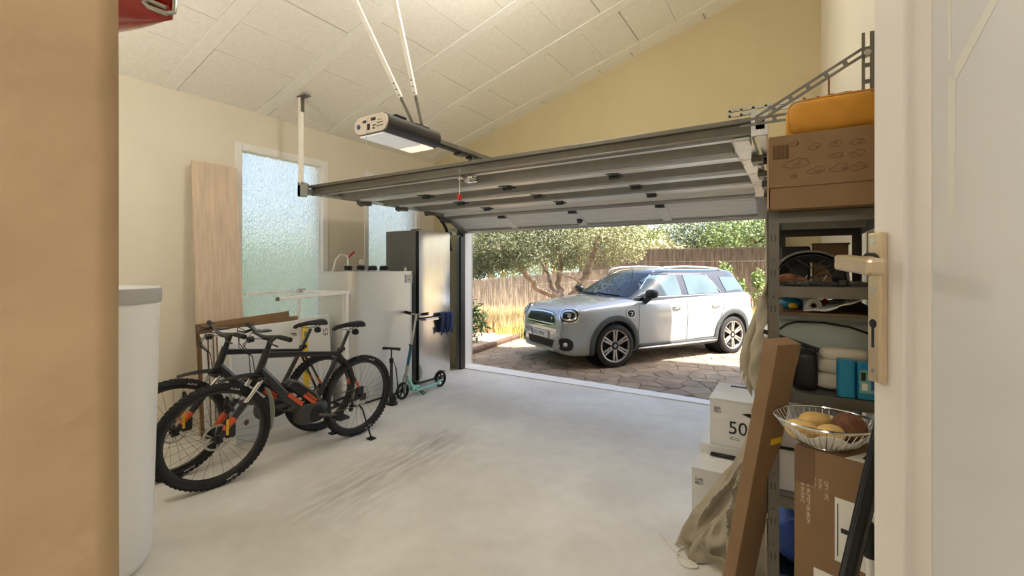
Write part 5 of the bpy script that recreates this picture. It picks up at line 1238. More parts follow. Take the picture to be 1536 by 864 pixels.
# printed carton on the top shelf, yellow bag on the carton
bx0, bx1, by0, by1, bz0, bz1 = -.072, .235, 1.68, 2.3, 1.733, 1.965
t = thing('printed_carton', 'brown carton with line drawings and a barcode on the top shelf', 'box', ((bx0 + bx1) / 2, (by0 + by1) / 2, bz0))
MB().box((bx0, by0, bz0), (bx1, by1, bz0 + .068)).build('carton_base', M['card'], t, smooth=False, bevel=.002)
MB().box((bx0 - .002, by0 - .004, bz0 + .068), (bx1 + .002, by1 + .003, bz1)).build('carton_lid', M['card'], t, smooth=False, bevel=.002)
MB().box((bx0 - .008, by0 - .002, bz0 + .004), (bx0 - .003, by1 - .02, bz1 - .003)).build('open_flap', M['cardlight'], t, smooth=False)
fp_ = (bx0, by0 - .0042, 0); b = MB(); flat_print(b, fp_, (1, 0, 0), (0, 0, 1), barcode(.008, bz1 - .075, .045, .045, 22, 3), .0004); b.build('barcode', M['inkbrown'], t, smooth=False, kind='stuff')
dr = MB(); rg = random.Random(17)
def doodle(cx, cz, w, h, seed):
    r2 = random.Random(seed); y = by0 - .0045
    base = [(cx - w, cz), (cx - w * .8, cz + h * .5), (cx - w * .2, cz + h * .6), (cx + w * .1, cz + h), (cx + w * .9, cz + h * .8), (cx + w, cz + h * .1), (cx + w * .5, cz - h * .2), (cx - w * .5, cz - h * .25)]
    dr.tube([(a + r2.uniform(-.15, .15) * w, y, b + r2.uniform(-.15, .15) * h) for a, b in base], .00055, 4, closed=True)
    for _ in range(3):
        a, b = cx + r2.uniform(-.6, .5) * w, cz + r2.uniform(0, .6) * h; dr.tube([(a, y, b), (a + w * r2.uniform(.2, .6), y, b + h * r2.uniform(-.2, .3)), (a + w * .5, y, b - h * .2)], .0005, 4)
for cx, cz, w, h in ((-.005, 1.93, .012, .012), (.045, 1.915, .016, .014), (.10, 1.915, .017, .014), (.152, 1.915, .018, .014), (.10, 1.88, .018, .014), (.152, 1.88, .018, .014), (0.0, 1.865, .034, .026), (.05, 1.84, .022, .016), (.105, 1.84, .025, .018), (.155, 1.84, .02, .018), (-.008, 1.83, .008, .009)): doodle(cx, cz, w, h, int(cx * 1000 + cz * 100))
dr.build('printed_drawings', M['inkbrown'], t, kind='stuff')
t = thing('yellow_bag', 'worn mustard yellow padded bag lying on the printed carton', 'bag', (.09, 1.84, bz1))
def bag(c, sx, sy, sz, e): return MB().blob(c, (sx, sy, sz), e, 36, 18, wob=.008, seed=2)
bag((.103, 1.86, bz1 + .061), .27, .30, .125, .42).build('bag_body', M['mustard'], t, ang=80)
for s in (-1, 1):
    y = 1.86 + s * .128
    MB().tube([(.103 + .126 * math.copysign(abs(cos(a)) ** .35, cos(a)), y, bz1 + .062 + .057 * math.copysign(abs(sin(a)) ** .35, sin(a))) for a in [2 * pi * k / 32 for k in range(32)]], .003, 6, closed=True).build('piping', M['mustard'], t)
MB().tube([(.16, 1.76, bz1 + .118), (.14, 1.80, bz1 + .128), (.10, 1.84, bz1 + .130), (.08, 1.88, bz1 + .122)], .008, 8, flat=.4).build('carry_strap', M['black'], t)
MB().box((.234, 1.78, bz1 + .02), (.242, 1.94, bz1 + .1)).build('side_patch', M['black'], t, bevel=.003)
# wall bracket made of slotted angle
t = thing('wall_bracket', 'triangular slotted steel bracket on the side wall above the yellow bag', 'bracket', (.25, 2.05, 2.1))
def slotted(p, q, w, nrm, n, name):
    p, q, nrm = Vector(p), Vector(q), Vector(nrm).normalized(); d = (q - p); L = d.length; d.normalize(); u = d.cross(nrm).normalized(); m_ = MB()
    for s in (-1, 1): m_.bar(p + u * (s * w * .36), q + u * (s * w * .36), w * .3, .006, nrm)
    for k in range(n + 1): c = p + d * (L * k / n); m_.bar(c - d * .007 if k else c, c + d * .007 if k < n else c - d * .007, w * .98, .0056, nrm)
    return m_.build(name, M['zincdark'], t, smooth=False)
yb_ = 2.02
xw = .224
slotted((xw - .012, yb_, 1.97), (xw - .012, yb_, 2.375), .032, (0, 1, 0), 7, 'upright')
MB().box((xw + .004, yb_ - .002, 1.97), (xw + .012, yb_ + .03, 2.375)).build('upright_flange', M['greysteel'], t, smooth=False)
slotted((xw - .02, yb_ - .004, 2.31), (-.13, yb_ - .004, 2.125), .03, (0, 1, 0), 6, 'brace')
slotted((xw, yb_, 2.12), (-.19, yb_, 2.12), .03, (0, 1, 0), 7, 'arm')
MB().cyl((.10, yb_ - .012, 2.10), (.10, yb_ - .012, 2.235), .003, 8).build('rusty_pin', M['leather'], t)
MB().cyl((xw - .013, yb_ - .012, 2.30), (xw - .013, yb_ + .012, 2.30), .011, 12).build('bolt', M['zinc'], t)
# second shelf
z = 1.486
t = thing('riding_helmet', 'dark riding helmet with open face and straps on the second shelf', 'helmet', (.04, 1.92, z))
def dome(u, v):
    a = pi * (1.04 * u - .02); r = 1 - .25 * v ** 2
    return (.04 - cos(a) * .105 * r, 1.85 + .2 * v, z + .012 + sin(a) ** .8 * .105 * r if 0 < a < pi else z + .008)
MB().grid(dome, 24, 10).build('shell', M['greysteel'], t, solid=.008, ang=60)
def dome2(u, v):
    a = pi * u; r = (1 - .25 * v ** 2) * .92
    return (.04 - cos(a) * .105 * r, 1.856 + .19 * v, z + .012 + sin(a) ** .8 * .105 * r * .95)
MB().grid(dome2, 20, 8).build('padding', M['black'], t, solid=.004)
for pts in ([(-.03, 1.86, z + .07), (.0, 1.87, z + .04), (.03, 1.875, z + .012)], [(.1, 1.86, z + .07), (.06, 1.87, z + .045), (.03, 1.875, z + .012)], [(.0, 1.862, z + .09), (.04, 1.868, z + .06), (.08, 1.862, z + .085)], [(.06, 1.87, z + .03), (.10, 1.868, z + .035), (.12, 1.862, z + .05)]):
    MB().tube(pts, .005, 6, flat=.5).build('strap', M['shotweave'], t)
for q in ((.02, 1.862, z + .02), (.075, 1.862, z + .022)): MB().tube([(q[0] - .012, q[1], q[2] + .014), (q[0] + .012, q[1], q[2] + .014), (q[0], q[1], q[2] - .012)], .0022, 6, closed=True).build('buckle', M['chrome'], t)
MB().box((.05, 1.85, z + .004), (.1, 1.862, z + .01)).build('chin_guard', M['zinc'], t, bevel=.002)
t = thing('leather_glove', 'brown leather glove beside the riding helmet on the second shelf', 'glove', (-.02, 1.81, z))
MB().blob((-.022, 1.81, z + .022), (.06, .075, .036), .9, 16, 10, wob=.06).build('palm', M['leather'], t)
for k in range(4): MB().tube([(-.028 + k * .012, 1.80, z + .028 - .004 * k), (-.045 + k * .006, 1.775, z + .022 - .003 * k), (-.052 + k * .008, 1.765, z + .012)], [.011, .0095, .007], 8).build('finger', M['leather'], t)
MB().tube([(-.005, 1.80, z + .02), (.02, 1.79, z + .02), (.032, 1.79, z + .012)], [.011, .009, .007], 8).build('thumb', M['leather'], t)
t = thing('corrugated_hose', 'short grey corrugated hose lying at the front of the second shelf', 'hose', (-.01, 1.765, z))
MB().tube([(-.044 + .0022 * k, 1.768, z + .009) for k in range(36)], [.008 if k % 2 else .0062 for k in range(36)], 10).build('hose_body', M['shotweave'], t)
t = thing('black_bar_clamp', 'black clamp bar lying across the second shelf under the door handle', 'clamp', (.12, 1.77, z))
MB().bar((.03, 1.775, z + .010), (.215, 1.765, z + .008), .012, .010).build('bar', M['black'], t, smooth=False, bevel=.002)
MB().cyl((.125, 1.762, z + .006), (.125, 1.762, z + .022), .013, 12).build('screw_knob', M['black'], t)
MB().blob((.05, 1.78, z + .010), (.05, .02, .018), .6).build('jaw', M['darkgrey'], t)
t = thing('small_carton', 'small brown carton at the back of the second shelf', 'box', (.11, 2.35, z))
MB().box((.06, 2.3, z), (.18, 2.45, z + .16)).build('carton_body', M['card'], t, smooth=False, bevel=.002)
MB().box((.055, 2.296, z + .155), (.185, 2.37, z + .162)).build('flap', M['carddark'], t, smooth=False)
t = thing('dark_filler', 'added flat black block darkening the back of the second shelf', 'filler', (-.02, 2.38, z))  # added dark block that deepens the shade at the back of the shelf
MB().box((-.06, 2.28, z), (.05, 2.54, z + .15)).build('filler_body', M['black'], t, smooth=False, bevel=.008)
MB().tube([(-.03, 2.275, z + .1), (-.03, 2.262, z + .1), (.02, 2.262, z + .1), (.02, 2.275, z + .1)], .004, 8).build('handle', M['greysteel'], t)
# storage box with a wooden board on top, and the things on that board
z3 = 1.141
t = thing('storage_box', 'large translucent storage box with black handles on the third shelf', 'storage box', (.08, 2.2, z3))
MB().prism([(-.058, 0), (.225, 0), (.235, .225), (-.07, .225)], .62, ((1, 0, 0), (0, 0, 1), (0, 1, 0)), (0, 1.90, z3)).build('tub', M['clear'], t, smooth=False, bevel=.012)
MB().box((-.078, 1.885, z3 + .222), (.238, 2.53, z3 + .245)).build('lid', M['clear'], t, smooth=False, bevel=.006)
MB().tube([(-.052, 1.885, z3 + .185), (-.03, 1.882, z3 + .205), (.0, 1.88, z3 + .216), (.08, 1.878, z3 + .218), (.15, 1.88, z3 + .208), (.2, 1.882, z3 + .19), (.232, 1.885, z3 + .17)], .0035, 8).build('rim_gasket', M['black'], t)
MB().bar((-.10, 1.86, z3 + .178), (.09, 1.855, z3 + .118), .012, .015).build('clip_handle', M['black'], t, smooth=False, bevel=.002)
MB().blob((-.09, 2.03, z3 + .16), (.03, .2, .04), .5).build('side_grip', M['whiteplastic'], t)
t = thing('wooden_tray', 'brown wooden tray lying on the translucent storage box', 'tray', (.08, 2.15, z3 + .246))
MB().box((-.075, 1.80, z3 + .246), (.238, 2.5, z3 + .256)).build('board', M['carddark'], t, smooth=False, bevel=.002)
MB().box((-.075, 1.80, z3 + .256), (-.068, 2.5, z3 + .268)).build('edge', M['carddark'], t, smooth=False)
zt_ = z3 + .257
t = thing('blue_cloth', 'light blue cleaning cloth bundled on the wooden tray', 'cloth', (-.02, 1.95, zt_))
MB().blob((-.015, 1.95, zt_ + .02), (.075, .09, .04), .9, 20, 12, wob=.09, seed=5).build('bundle', M['bluepack'], t)
MB().blob((-.01, 1.905, zt_ + .012), (.03, .02, .02), .9, wob=.1).build('yellow_fold', M['yellow'], t)
t = thing('paper_roll', 'white paper roll with hollow core lying on the wooden tray', 'roll', (.045, 1.95, zt_))
MB().lathe([(.008, -.15), (.024, -.15), (.024, .15), (.008, .15)], (.038, 2.0, zt_ + .026), (-.08, 1, .04), 24, closed=True).build('roll', M['paper'], t)
MB().lathe([(.006, -.151), (.009, -.151), (.009, .15), (.006, .15)], (.038, 2.0, zt_ + .026), (-.08, 1, .04), 16, closed=True).build('core', M['card'], t)
t = thing('red_bottle', 'small red bottle standing behind the paper roll', 'bottle', (.083, 1.93, zt_))
MB().lathe([(0, 0), (.009, 0), (.009, .035), (.004, .042), (.004, .05), (0, .05)], (.083, 1.9, zt_), seg=14).build('bottle', M['redplastic'], t)
MB().lathe([(.0045, .044), (.0055, .044), (.0055, .054), (0, .054)], (.083, 1.9, zt_), seg=12).build('cap', M['white'], t)
t = thing('wrap_sheet', 'crumpled white bubble wrap spread over the wooden tray', 'packaging', (.15, 1.9, zt_))
def wf_(u, v):
    x = .02 + .19 * u; y = 1.80 + .3 * v; rg_ = sin(x * 70 + y * 31) * .004 + sin(x * 33 - y * 55) * .004
    return (x, y, zt_ + .006 + max(0, u - .05) ** .9 * .03 + (.05 * max(0, u - .45) * (1.0 + v)) + rg_ * (u > .2))
MB().grid(wf_, 26, 20).build('sheet', M['bubble'], t, solid=.004)
# third shelf
t = thing('black_bag', 'black plastic sack standing at the front of the third shelf', 'bag', (.03, 1.82, z3))
MB().blob((.022, 1.825, z3 + .066), (.078, .1, .125), .35, 24, 14, wob=.02, seed=8).build('sack', M['black'], t)
MB().blob((.022, 1.81, z3 + .125), (.06, .06, .02), .7, wob=.08).build('knot', M['black'], t)
t = thing('fabric_cushion', 'folded cream fabric cushion behind the blue packs', 'cushion', (.13, 1.85, z3))
for k, (zc_, hh) in enumerate(((z3 + .03, .055), (z3 + .08, .055), (z3 + .118, .045))): MB().blob((.135, 1.846, zc_ + .002), (.18 - k * .02, .068, hh), .6, 24, 12, wob=.03, seed=k).build('fold', M['cream'], t)
for i, (x0, lab) in enumerate(((.108, 'plain blue plastic pack next to the one with a printed label'), (.158, 'blue plastic pack with a shiny printed label'))):
    t = thing('blue_pack', lab, 'pack', (x0 + .024, 1.775, z3), 0, 'blue packs on the third shelf')
    MB().prism(rrect(x0, 1.752, x0 + .048, 1.80, .012, 4), .118 - .004 * i, o=(0, 0, z3)).build('pack_body', M['bluepack'], t, bevel=.004)
    if i:
        lbp = MB().box((x0 + .006, 1.7495, z3 + .022), (x0 + .046, 1.7515, z3 + .092)).build('label', mat('shiny cyan label', (130, 190, 200), .15, .7, vary=.2, scale=60), t, smooth=False)
        for q, m_ in (((.012, .03, .026, .052), 'white'), ((.034, .034, .043, .08), 'bluelabel'), ((.010, .06, .022, .085), 'ink')): MB().box((x0 + q[0], 1.7487, z3 + q[1]), (x0 + q[2], 1.7496, z3 + q[3])).build('label_print', M[m_], lbp, smooth=False)
# lower shelves
t = thing('white_carton', 'white carton on the fourth shelf behind the brown parcel', 'box', (.05, 2.0, .79))
MB().box((-.05, 1.80, .791), (.2, 2.2, 1.01)).build('carton_body', M['whitecard'], t, smooth=False, bevel=.003)
MB().box((-.05, 1.796, .93), (.2, 1.7995, .94)).build('tape_line', M['ink'], t, smooth=False)
t = thing('blue_sack', 'royal blue fabric sack stuffed on top of the slate blue crate', 'bag', (.02, 2.0, .52))
MB().blob((.03, 1.98, .60), (.22, .3, .2), .7, 24, 14, wob=.05, seed=3).build('sack', M['blue' if False else 'bluelabel'], t)
MB().tube([(-.02, 1.86, .66), (.02, 1.83, .70), (.06, 1.86, .66)], .008, 8).build('handle', M['bluelabel'], t)
t = thing('plastic_crate', 'slate blue ribbed plastic crate on the bottom shelf', 'crate', (.03, 2.0, .30))
cr = MB().box((-.075, 1.80, .301), (.2, 2.3, .31))
for a, b in (((-.075, 1.80, .301), (.2, 1.808, .50)), ((-.075, 2.292, .301), (.2, 2.3, .50)), ((-.075, 1.80, .301), (-.067, 2.3, .50)), ((.192, 1.80, .301), (.2, 2.3, .50))): cr.box(a, b)
cr.build('tub', M['cratedark'], t, smooth=False)
rb = MB()
for k in range(16): rb.box((-.07 + k * .0165, 1.796, .31), (-.062 + k * .0165, 1.8, .48))
for k in range(24): rb.box((-.079, 1.81 + k * .02, .31), (-.075, 1.82 + k * .02, .48))
rb.box((-.082, 1.793, .485), (.205, 1.80, .50)).box((-.082, 1.793, .485), (-.075, 2.3, .50)); rb.build('ribs', M['cratedark'], t, smooth=False, kind='stuff')

# ------------------------------------------------------------------ floor group by the shelving
# big brown parcel with labels
pa_, pb_ = Vector((-.004, 1.535, 0)), Vector((.215, 1.455, 0)); dd = (pb_ - pa_).normalized(); nrm = Vector((dd.y, -dd.x, 0)); back = -nrm; Wd = .235; Dp = .175; Hh = 1.04
t = thing('brown_parcel', 'large brown parcel with shipping labels under the wire basket', 'parcel', tuple(pa_ + dd * Wd / 2 + back * Dp / 2))
UP = Vector((0, 0, 1))
MB().prism([(0, 0), (Wd, 0), (Wd, Dp), (0, Dp)], Hh, (dd, back, UP), pa_).build('carton_body', M['card'], t, smooth=False, bevel=.003)
MB().prism([(-.001, 0), (0, 0), (0, Dp), (-.001, Dp)], Hh - .02, (dd, back, UP), pa_ + UP * .01).build('lighter_side', M['cardlight'], t, smooth=False, label='lighter cardboard side')
f0 = pa_ + nrm * .0006
def lab(a0, b0, a1, b1, nm='shipping_label'): return MB().prism([(a0, b0), (a1, b0), (a1, b1), (a0, b1)], .0008, (dd, UP, nrm), f0).build(nm, M['paper'], t, smooth=False)
l1 = lab(.098, .76, .2, .93); l2 = lab(.048, .605, .185, .715)
f1 = f0 + nrm * .001
b = MB(); flat_print(b, f1, dd, UP, barcode(.77, .165, .028, .010, 9, 4, True) + [(.112, .84, .135, .853), (.104, .775, .106, .915), (.125, .79, .127, .83), (.14, .81, .142, .835)], .0004); b.build('label_print', M['ink'], l1, smooth=False, kind='stuff')
text('5335', .010, f1 + dd * .152 + UP * .905, -UP, dd, M['ink'], l1); text('P 42', .014, f1 + dd * .125 + UP * .83, -UP, dd, M['ink'], l1)
b = MB(); flat_print(b, f1, dd, UP, barcode(.62, .058, .075, .02, 16, 6, True) + barcode(.66, .09, .045, .045, 10, 7, True) + [(.09, .64, .16, .642), (.09, .632, .15, .634), (.145, .66, .17, .664)], .0004); b.build('label_print', M['ink'], l2, smooth=False, kind='stuff')
text('140', .02, f1 + dd * .118 + UP * .668, -UP, dd, M['ink'], l2)
for i, tx in enumerate(('QTY: 1PC', 'N.W.:', 'G.W.:', 'MEAS: 96.5*27*135.40CM', 'MADE IN P.R.C')): text(tx, .0125, f0 + dd * (.074 - .0145 * i + (.0 if i < 1 else 0)) + UP * .965, -UP, dd, M['whiteink'], t)
text('OI', .11, f0 + dd * .085 + UP * .60, -UP, dd, M['whiteink'], t)
MB().prism([(-.002, .52), (.032, .52), (.032, .6), (-.002, .6)], .001, (dd, UP, nrm), f0).build('packing_tape', M['carddark'], t, smooth=False)
MB().prism([(0, .94), (.05, .94), (.05, Hh + .001), (0, Hh + .001)], .001, (dd, UP, nrm), f0).build('corner_tape', M['carddark'], t, smooth=False)
tl_ = MB().prism([(.12, .005), (.2, .005), (.2, .11), (.15, .11)], .0012, (dd, back, UP), pa_ + UP * Hh).build('top_label', M['paper'], t, smooth=False)
b = MB(); flat_print(b, pa_ + UP * (Hh + .0012), dd, back, [(.15, .03, .156, .07), (.165, .03, .185, .034), (.165, .045, .19, .049), (.17, .06, .19, .064)], .0004); b.build('label_print', M['ink'], tl_, smooth=False, kind='stuff')
# wire basket with its contents
bc = Vector((.068, 1.578, Hh)); RB = .125
t = thing('wire_basket', 'round chrome wire basket standing on the brown parcel', 'basket', tuple(bc))
def bprof(h): return .055 + (RB - .055) * h ** .62
MB().tube([bc + Vector((cos(a) * RB, sin(a) * RB, .075)) for a in [2 * pi * k / 40 for k in range(40)]], .0042, 8, closed=True).build('rim', M['chrome'], t)
MB().tube([bc + Vector((cos(a) * .055, sin(a) * .055, .004)) for a in [2 * pi * k / 28 for k in range(28)]], .003, 8, closed=True).build('base_ring', M['chrome'], t)
wr = MB()
for k in range(44):
    a = 2 * pi * k / 44; wr.tube([bc + Vector((cos(a) * bprof(h), sin(a) * bprof(h), .004 + .071 * h)) for h in (0, .12, .3, .55, .8, 1)], .0013, 5)
for k in range(5): wr.tube([bc + Vector((-.05, -.04 + k * .02, .003)), bc + Vector((.05, -.04 + k * .02, .003))], .0013, 5)
wr.build('wires', M['chrome'], t, kind='stuff')
def lnr(u, v):
    a = R(-170) + R(250) * u; h = .02 + .75 * v * (.55 + .45 * abs(sin(3.2 * a))); r = bprof(h) - .003; return bc + Vector((cos(a) * r, sin(a) * r, .006 + .071 * h))
MB().grid(lnr, 40, 6).build('paper_liner', M['paper'], t, solid=.001)
for i, (q, sz, m_, nm, lb_, ct, e) in enumerate((((-.055, -.035, .045), (.085, .06, .055), 'potato', 'potato', 'pale potato against the near rim of the basket, beside the paper', 'potato', .95), ((-.02, .04, .052), (.09, .065, .055), 'potato', 'potato', 'pale potato at the back of the wire basket', 'potato', .95), ((.012, -.035, .045), (.08, .06, .05), 'potato', 'potato', 'yellow potato in front of the brown coconut', 'potato', .95), ((.058, .02, .055), (.10, .085, .08), 'coco', 'coconut', 'rough dark brown coconut in the wire basket', 'coconut', 1))):
    tag(MB().blob(bc + Vector(q), sz, e, 24, 14, ZR(.4 * i), .03 if i < 3 else .015, i).build(nm, M[m_]), lb_, ct, 'potatoes in the basket' if i < 3 else None)
# leaning black pole and broom handle
t = thing('black_pole', 'thick black ribbed pole leaning in front of the brown parcel', 'pole', (-.053, 1.325, 0))
p, q = Vector((-.045, 1.30, .015)), Vector((.168, 1.153, 1.355))
MB().cyl(p, q, .0145, 16).build('shaft', M['black'], t)
for k in range(6): a = k * pi / 3; u_, w_ = frame_axes(q - p); MB().cyl(p + (u_ * cos(a) + w_ * sin(a)) * .0145, q + (u_ * cos(a) + w_ * sin(a)) * .0145, .0018, 5).build('rib', M['black'], t)
MB().cyl(p - (q - p).normalized() * .012, p + (q - p).normalized() * .05, .018, 16).build('foot_cap', M['rubber'], t)
t = thing('broom_handle', 'white broom handle with black grip beside the brown parcel', 'broom', (.165, 1.385, 0))
p, q = Vector((.165, 1.385, .05)), Vector((.157, 1.452, .905)); dd_ = (q - p).normalized()
MB().cyl(p, q - dd_ * .06, .0105, 16).build('shaft', M['whiteplastic'], t)
MB().tube([q - dd_ * .085, q - dd_ * .02, q], [.0135, .0125, .008], 16).build('grip', M['rubber'], t)
MB().box((.08, 1.365, 0), (.24, 1.41, .055)).build('brush_head', M['black'], t, bevel=.008)
# long leaning carton
t = thing('long_carton', 'long narrow brown carton leaning beside the shelving', 'box', (-.27, 1.9, 0))
p, q = Vector((-.245, 1.905, .012)), Vector((-.037, 1.675, 1.315)); d = (q - p).normalized()
u_ = Vector((.93, .37, 0)); u_ = (u_ - d * u_.dot(d)).normalized(); w_ = d.cross(u_).normalized()
if w_.y > 0: w_ = -w_
LW, LD = .088, .055; L = (q - p).length
o_ = p - u_ * LW / 2 - w_ * LD / 2
th_ = R(-24); uu = u_ * cos(th_) + w_ * sin(th_); ww = d.cross(uu)
o_ = p - uu * LW / 2 - ww * LD / 2
MB().prism([(0, 0), (LW, 0), (LW, LD), (0, LD)], L, (uu, ww, d), o_).build('carton_body', M['card'], t, smooth=False, bevel=.003)
MB().prism([(-.0008, -.0008), (LW + .0008, -.0008), (LW + .0008, LD + .0008), (-.0008, LD + .0008)], .06, (uu, ww, d), o_ + d * (L * .47)).build('packing_tape', M['card'], t, smooth=False)
MB().prism([(-.0008, -.0008), (LW + .0008, -.0008), (LW + .0008, LD + .0008), (-.0008, LD + .0008)], .07, (uu, ww, d), o_ + d * (L - .071)).build('end_tape', M['card'], t, smooth=False)
sgn = 1 if ww.y < 0 else -1
fo_ = o_ + (ww * LD if sgn > 0 else Vector((0, 0, 0))) + d * (L * .735) + (ww * .0006 if sgn > 0 else -ww * .0006)
stk = MB().prism([(LW * .48, 0), (LW * .96, .006), (LW * .96, .028), (LW * .48, .022)], .0008 * sgn, (uu, d, ww if sgn > 0 else ww), fo_).build('yellow_sticker', M['yellow'], t, smooth=False)
# white cartons stacked by the opening
t = thing('bottle_carton', 'upper white carton printed 50 stacked beside the shelving', 'box', (-.28, 3.45, .385), 0, 'white cartons by the opening')
MB().box((-.485, 3.235, .385), (-.12, 3.70, .685)).build('carton_body', M['whitecard'], t, smooth=False, bevel=.003)
MB().box((-.488, 3.23, .684), (-.117, 3.47, .689)).build('lid_flap', M['whitecard'], t, smooth=False).rotation_euler = (0, 0, 0)
MB().box((-.488, 3.475, .684), (-.117, 3.705, .688)).build('lid_flap', M['whitecard'], t, smooth=False)
MB().prism([(.10, .225), (.20, .19), (.24, .19), (.24, .215), (.14, .235)], .002, ((1, 0, 0), (0, 0, 1), (0, -1, 0)), (-.395, 3.2345, .385)).build('hand_hole', M['ink'], t, smooth=False)
text('50', .115, (-.375, 3.2335, .475), (1, 0, 0), (0, 0, 1), M['ink'], t); text('75 CL', .024, (-.365, 3.2335, .435), (1, 0, 0), (0, 0, 1), M['ink'], t)
text('GAS\nPECI', .022, (-.46, 3.2335, .62), (1, 0, 0), (0, 0, 1), M['ink'], t)
MB().box((-.4, 3.60, .689), (-.25, 3.64, .6895)).build('lid_print', M['ink'], t, smooth=False)
t = thing('bottle_carton', 'lower white carton with open flaps under the one printed 50', 'box', (-.33, 3.15, 0), 0, 'white cartons by the opening')
MB().box((-.545, 2.95, 0), (-.15, 3.62, .325)).build('carton_body', M['whitecard'], t, smooth=False, bevel=.003)
MB().prism([(-.545, .325), (-.53, .385), (-.15, .385), (-.15, .325)], .006, ((1, 0, 0), (0, 0, 1), (0, -1, 0)), (0, 3.22, 0)).build('flap', M['whitecard'], t, smooth=False)
MB().box((-.54, 2.96, .33), (-.16, 3.2, .335), Matrix.Rotation(R(8), 3, 'X'), (-.3, 3.2, .335)).build('flap', M['whitecard'], t, smooth=False)
MB().box((-.47, 3.16, .338), (-.2, 3.205, .346)).build('carton_opening', M['ink'], t, smooth=False)
text('GAS\nPECI', .024, (-.525, 2.9485, .25), (1, 0, 0), (0, 0, 1), M['ink'], t)
MB().box((-.545, 3.23, .325), (-.15, 3.62, .384)).build('raised_lid', M['whitecard'], t, smooth=False)
# beige canvas cover draped down to the floor
t = thing('canvas_cover', 'crumpled beige canvas cover slumped against the shelving down to the floor', 'cover', (-.3, 2.6, 0))
rows = [(-.005, (-.57, 2.66), (-.10, 2.42)), (.10, (-.535, 2.69), (-.10, 2.44)), (.22, (-.475, 2.70), (-.10, 2.46)), (.36, (-.385, 2.70), (-.10, 2.48)), (.47, (-.30, 2.70), (-.09, 2.5)), (.62, (-.235, 2.70), (-.09, 2.52)), (.80, (-.185, 2.68), (-.085, 2.52)), (.96, (-.15, 2.64), (-.08, 2.52)), (1.04, (-.13, 2.6), (-.08, 2.52))]
def rowat(u):
    f = u * (len(rows) - 1); i = min(int(f), len(rows) - 2); k = f - i; a, b = rows[i], rows[i + 1]
    L_ = lambda p, q: p + (q - p) * k
    return L_(a[0], b[0]), (L_(a[1][0], b[1][0]), L_(a[1][1], b[1][1])), (L_(a[2][0], b[2][0]), L_(a[2][1], b[2][1]))
def cvr(u, v):
    z, a, b = rowat(u); x = a[0] + (b[0] - a[0]) * v; y = a[1] + (b[1] - a[1]) * v
    def rid(q, w): return (1 - abs(noise.noise(Vector(q)))) ** w
    f = .075 * (rid((2.6 * v + 1.2 * u, 2.2 * u - .8 * v, .3), 3) - .55) + .035 * (rid((5.5 * v - 3 * u, 5 * u + 2 * v, 7.7), 4) - .5) + .014 * noise.noise(Vector((11 * v, 12 * u, 3))) + .035 * sin(pi * v)
    f *= (.35 + .65 * min(1, v * 6)) * (.7 + .5 * (1 - u))
    return (x - f * .5, y - f * .85 - .02, max(.006, z + .05 * noise.noise(Vector((4 * v, 3 * u, 9))) * min(1, u * 8)))
cv = MB().grid(cvr, 80, 60).build('canvas', M['canvas'], t, solid=.004, ang=70)
hem = MB()
def hemf(u, v): return (-.54 + .42 * u, 2.665 - .24 * u - .05 * v - .012 * sin(22 * u), .012 + .07 * v + .008 * sin(19 * u + 3 * v))
hem.grid(hemf, 24, 6).build('hem', M['canvas'], t, solid=.004)
def flo(x, y, z=.006):
    d = F_ * (HC - z) / (y - CY); tt = (x - CX) / F_; return Vector(((AXv[0] + tt * RTv[0]) * d, (AXv[1] + tt * RTv[1]) * d, z))
rp_ = [(991, 801), (1000, 812), (1010, 824), (1022, 833), (1038, 843), (1047, 850), (1040, 852), (1026, 849), (1016, 838), (1018, 826), (1030, 819), (1048, 816), (1062, 822), (1072, 832), (1085, 836), (1078, 822), (1070, 812)]
def spl(pts, m=5):
    out = []; n = len(pts)
    for i in range(n - 1):
        p0, p1, p2, p3 = pts[max(i - 1, 0)], pts[i], pts[i + 1], pts[min(i + 2, n - 1)]
        for k in range(m): s = k / m; out.append(.5 * (2 * p1 + (p2 - p0) * s + (2 * p0 - 5 * p1 + 4 * p2 - p3) * s * s + (-p0 + 3 * p1 - 3 * p2 + p3) * s ** 3))
    return out + [pts[-1]]
tag(MB().tube(spl([flo(x, y) for x, y in rp_]), .0045, 6).build('rope', M['rope']), 'thin white rope looped on the floor at the foot of the canvas cover', 'rope')
# beige jacket hanging at the post
t = thing('hanging_jacket', 'beige jacket hanging by the shelf post in front of the car tail', 'jacket', (-.14, 2.3, 1.0))
jr = [(1.0, -.165, .012), (1.03, -.17, .035), (1.09, -.178, .07), (1.16, -.175, .085), (1.24, -.160, .08), (1.32, -.14, .06), (1.40, -.122, .035), (1.47, -.108, .018), (1.50, -.104, .01)]
def jk(u, v):
    f = u * (len(jr) - 1); i = min(int(f), len(jr) - 2); k = f - i; z, cx, w = [jr[i][c] + (jr[i + 1][c] - jr[i][c]) * k for c in range(3)]
    a = 2 * pi * v; fold = 1 + .26 * sin(3 * a + 2.5 * u) + .16 * noise.noise(Vector((3 * cos(a), 3 * sin(a), 2.2 * u)))
    return (cx + cos(a) * w * .62 * fold * .9, 2.32 + sin(a) * w * .75 * fold, z - .04 * max(0, cos(2 * a)) * (1 - u) + .0)
MB().grid(jk, 34, 40).build('body', M['canvas'], t, ang=75)
def slv(u, v):
    a = 2 * pi * v; z = 1.42 - .40 * u; cx = -.118 - .02 * u + .01 * sin(6 * u); w = .026 + .012 * sin(pi * u) + .004 * sin(3 * a + 20 * u); return (cx + cos(a) * w, 2.25 + sin(a) * w, z)
MB().grid(slv, 24, 18).build('sleeve', M['canvas'], t, ang=75)
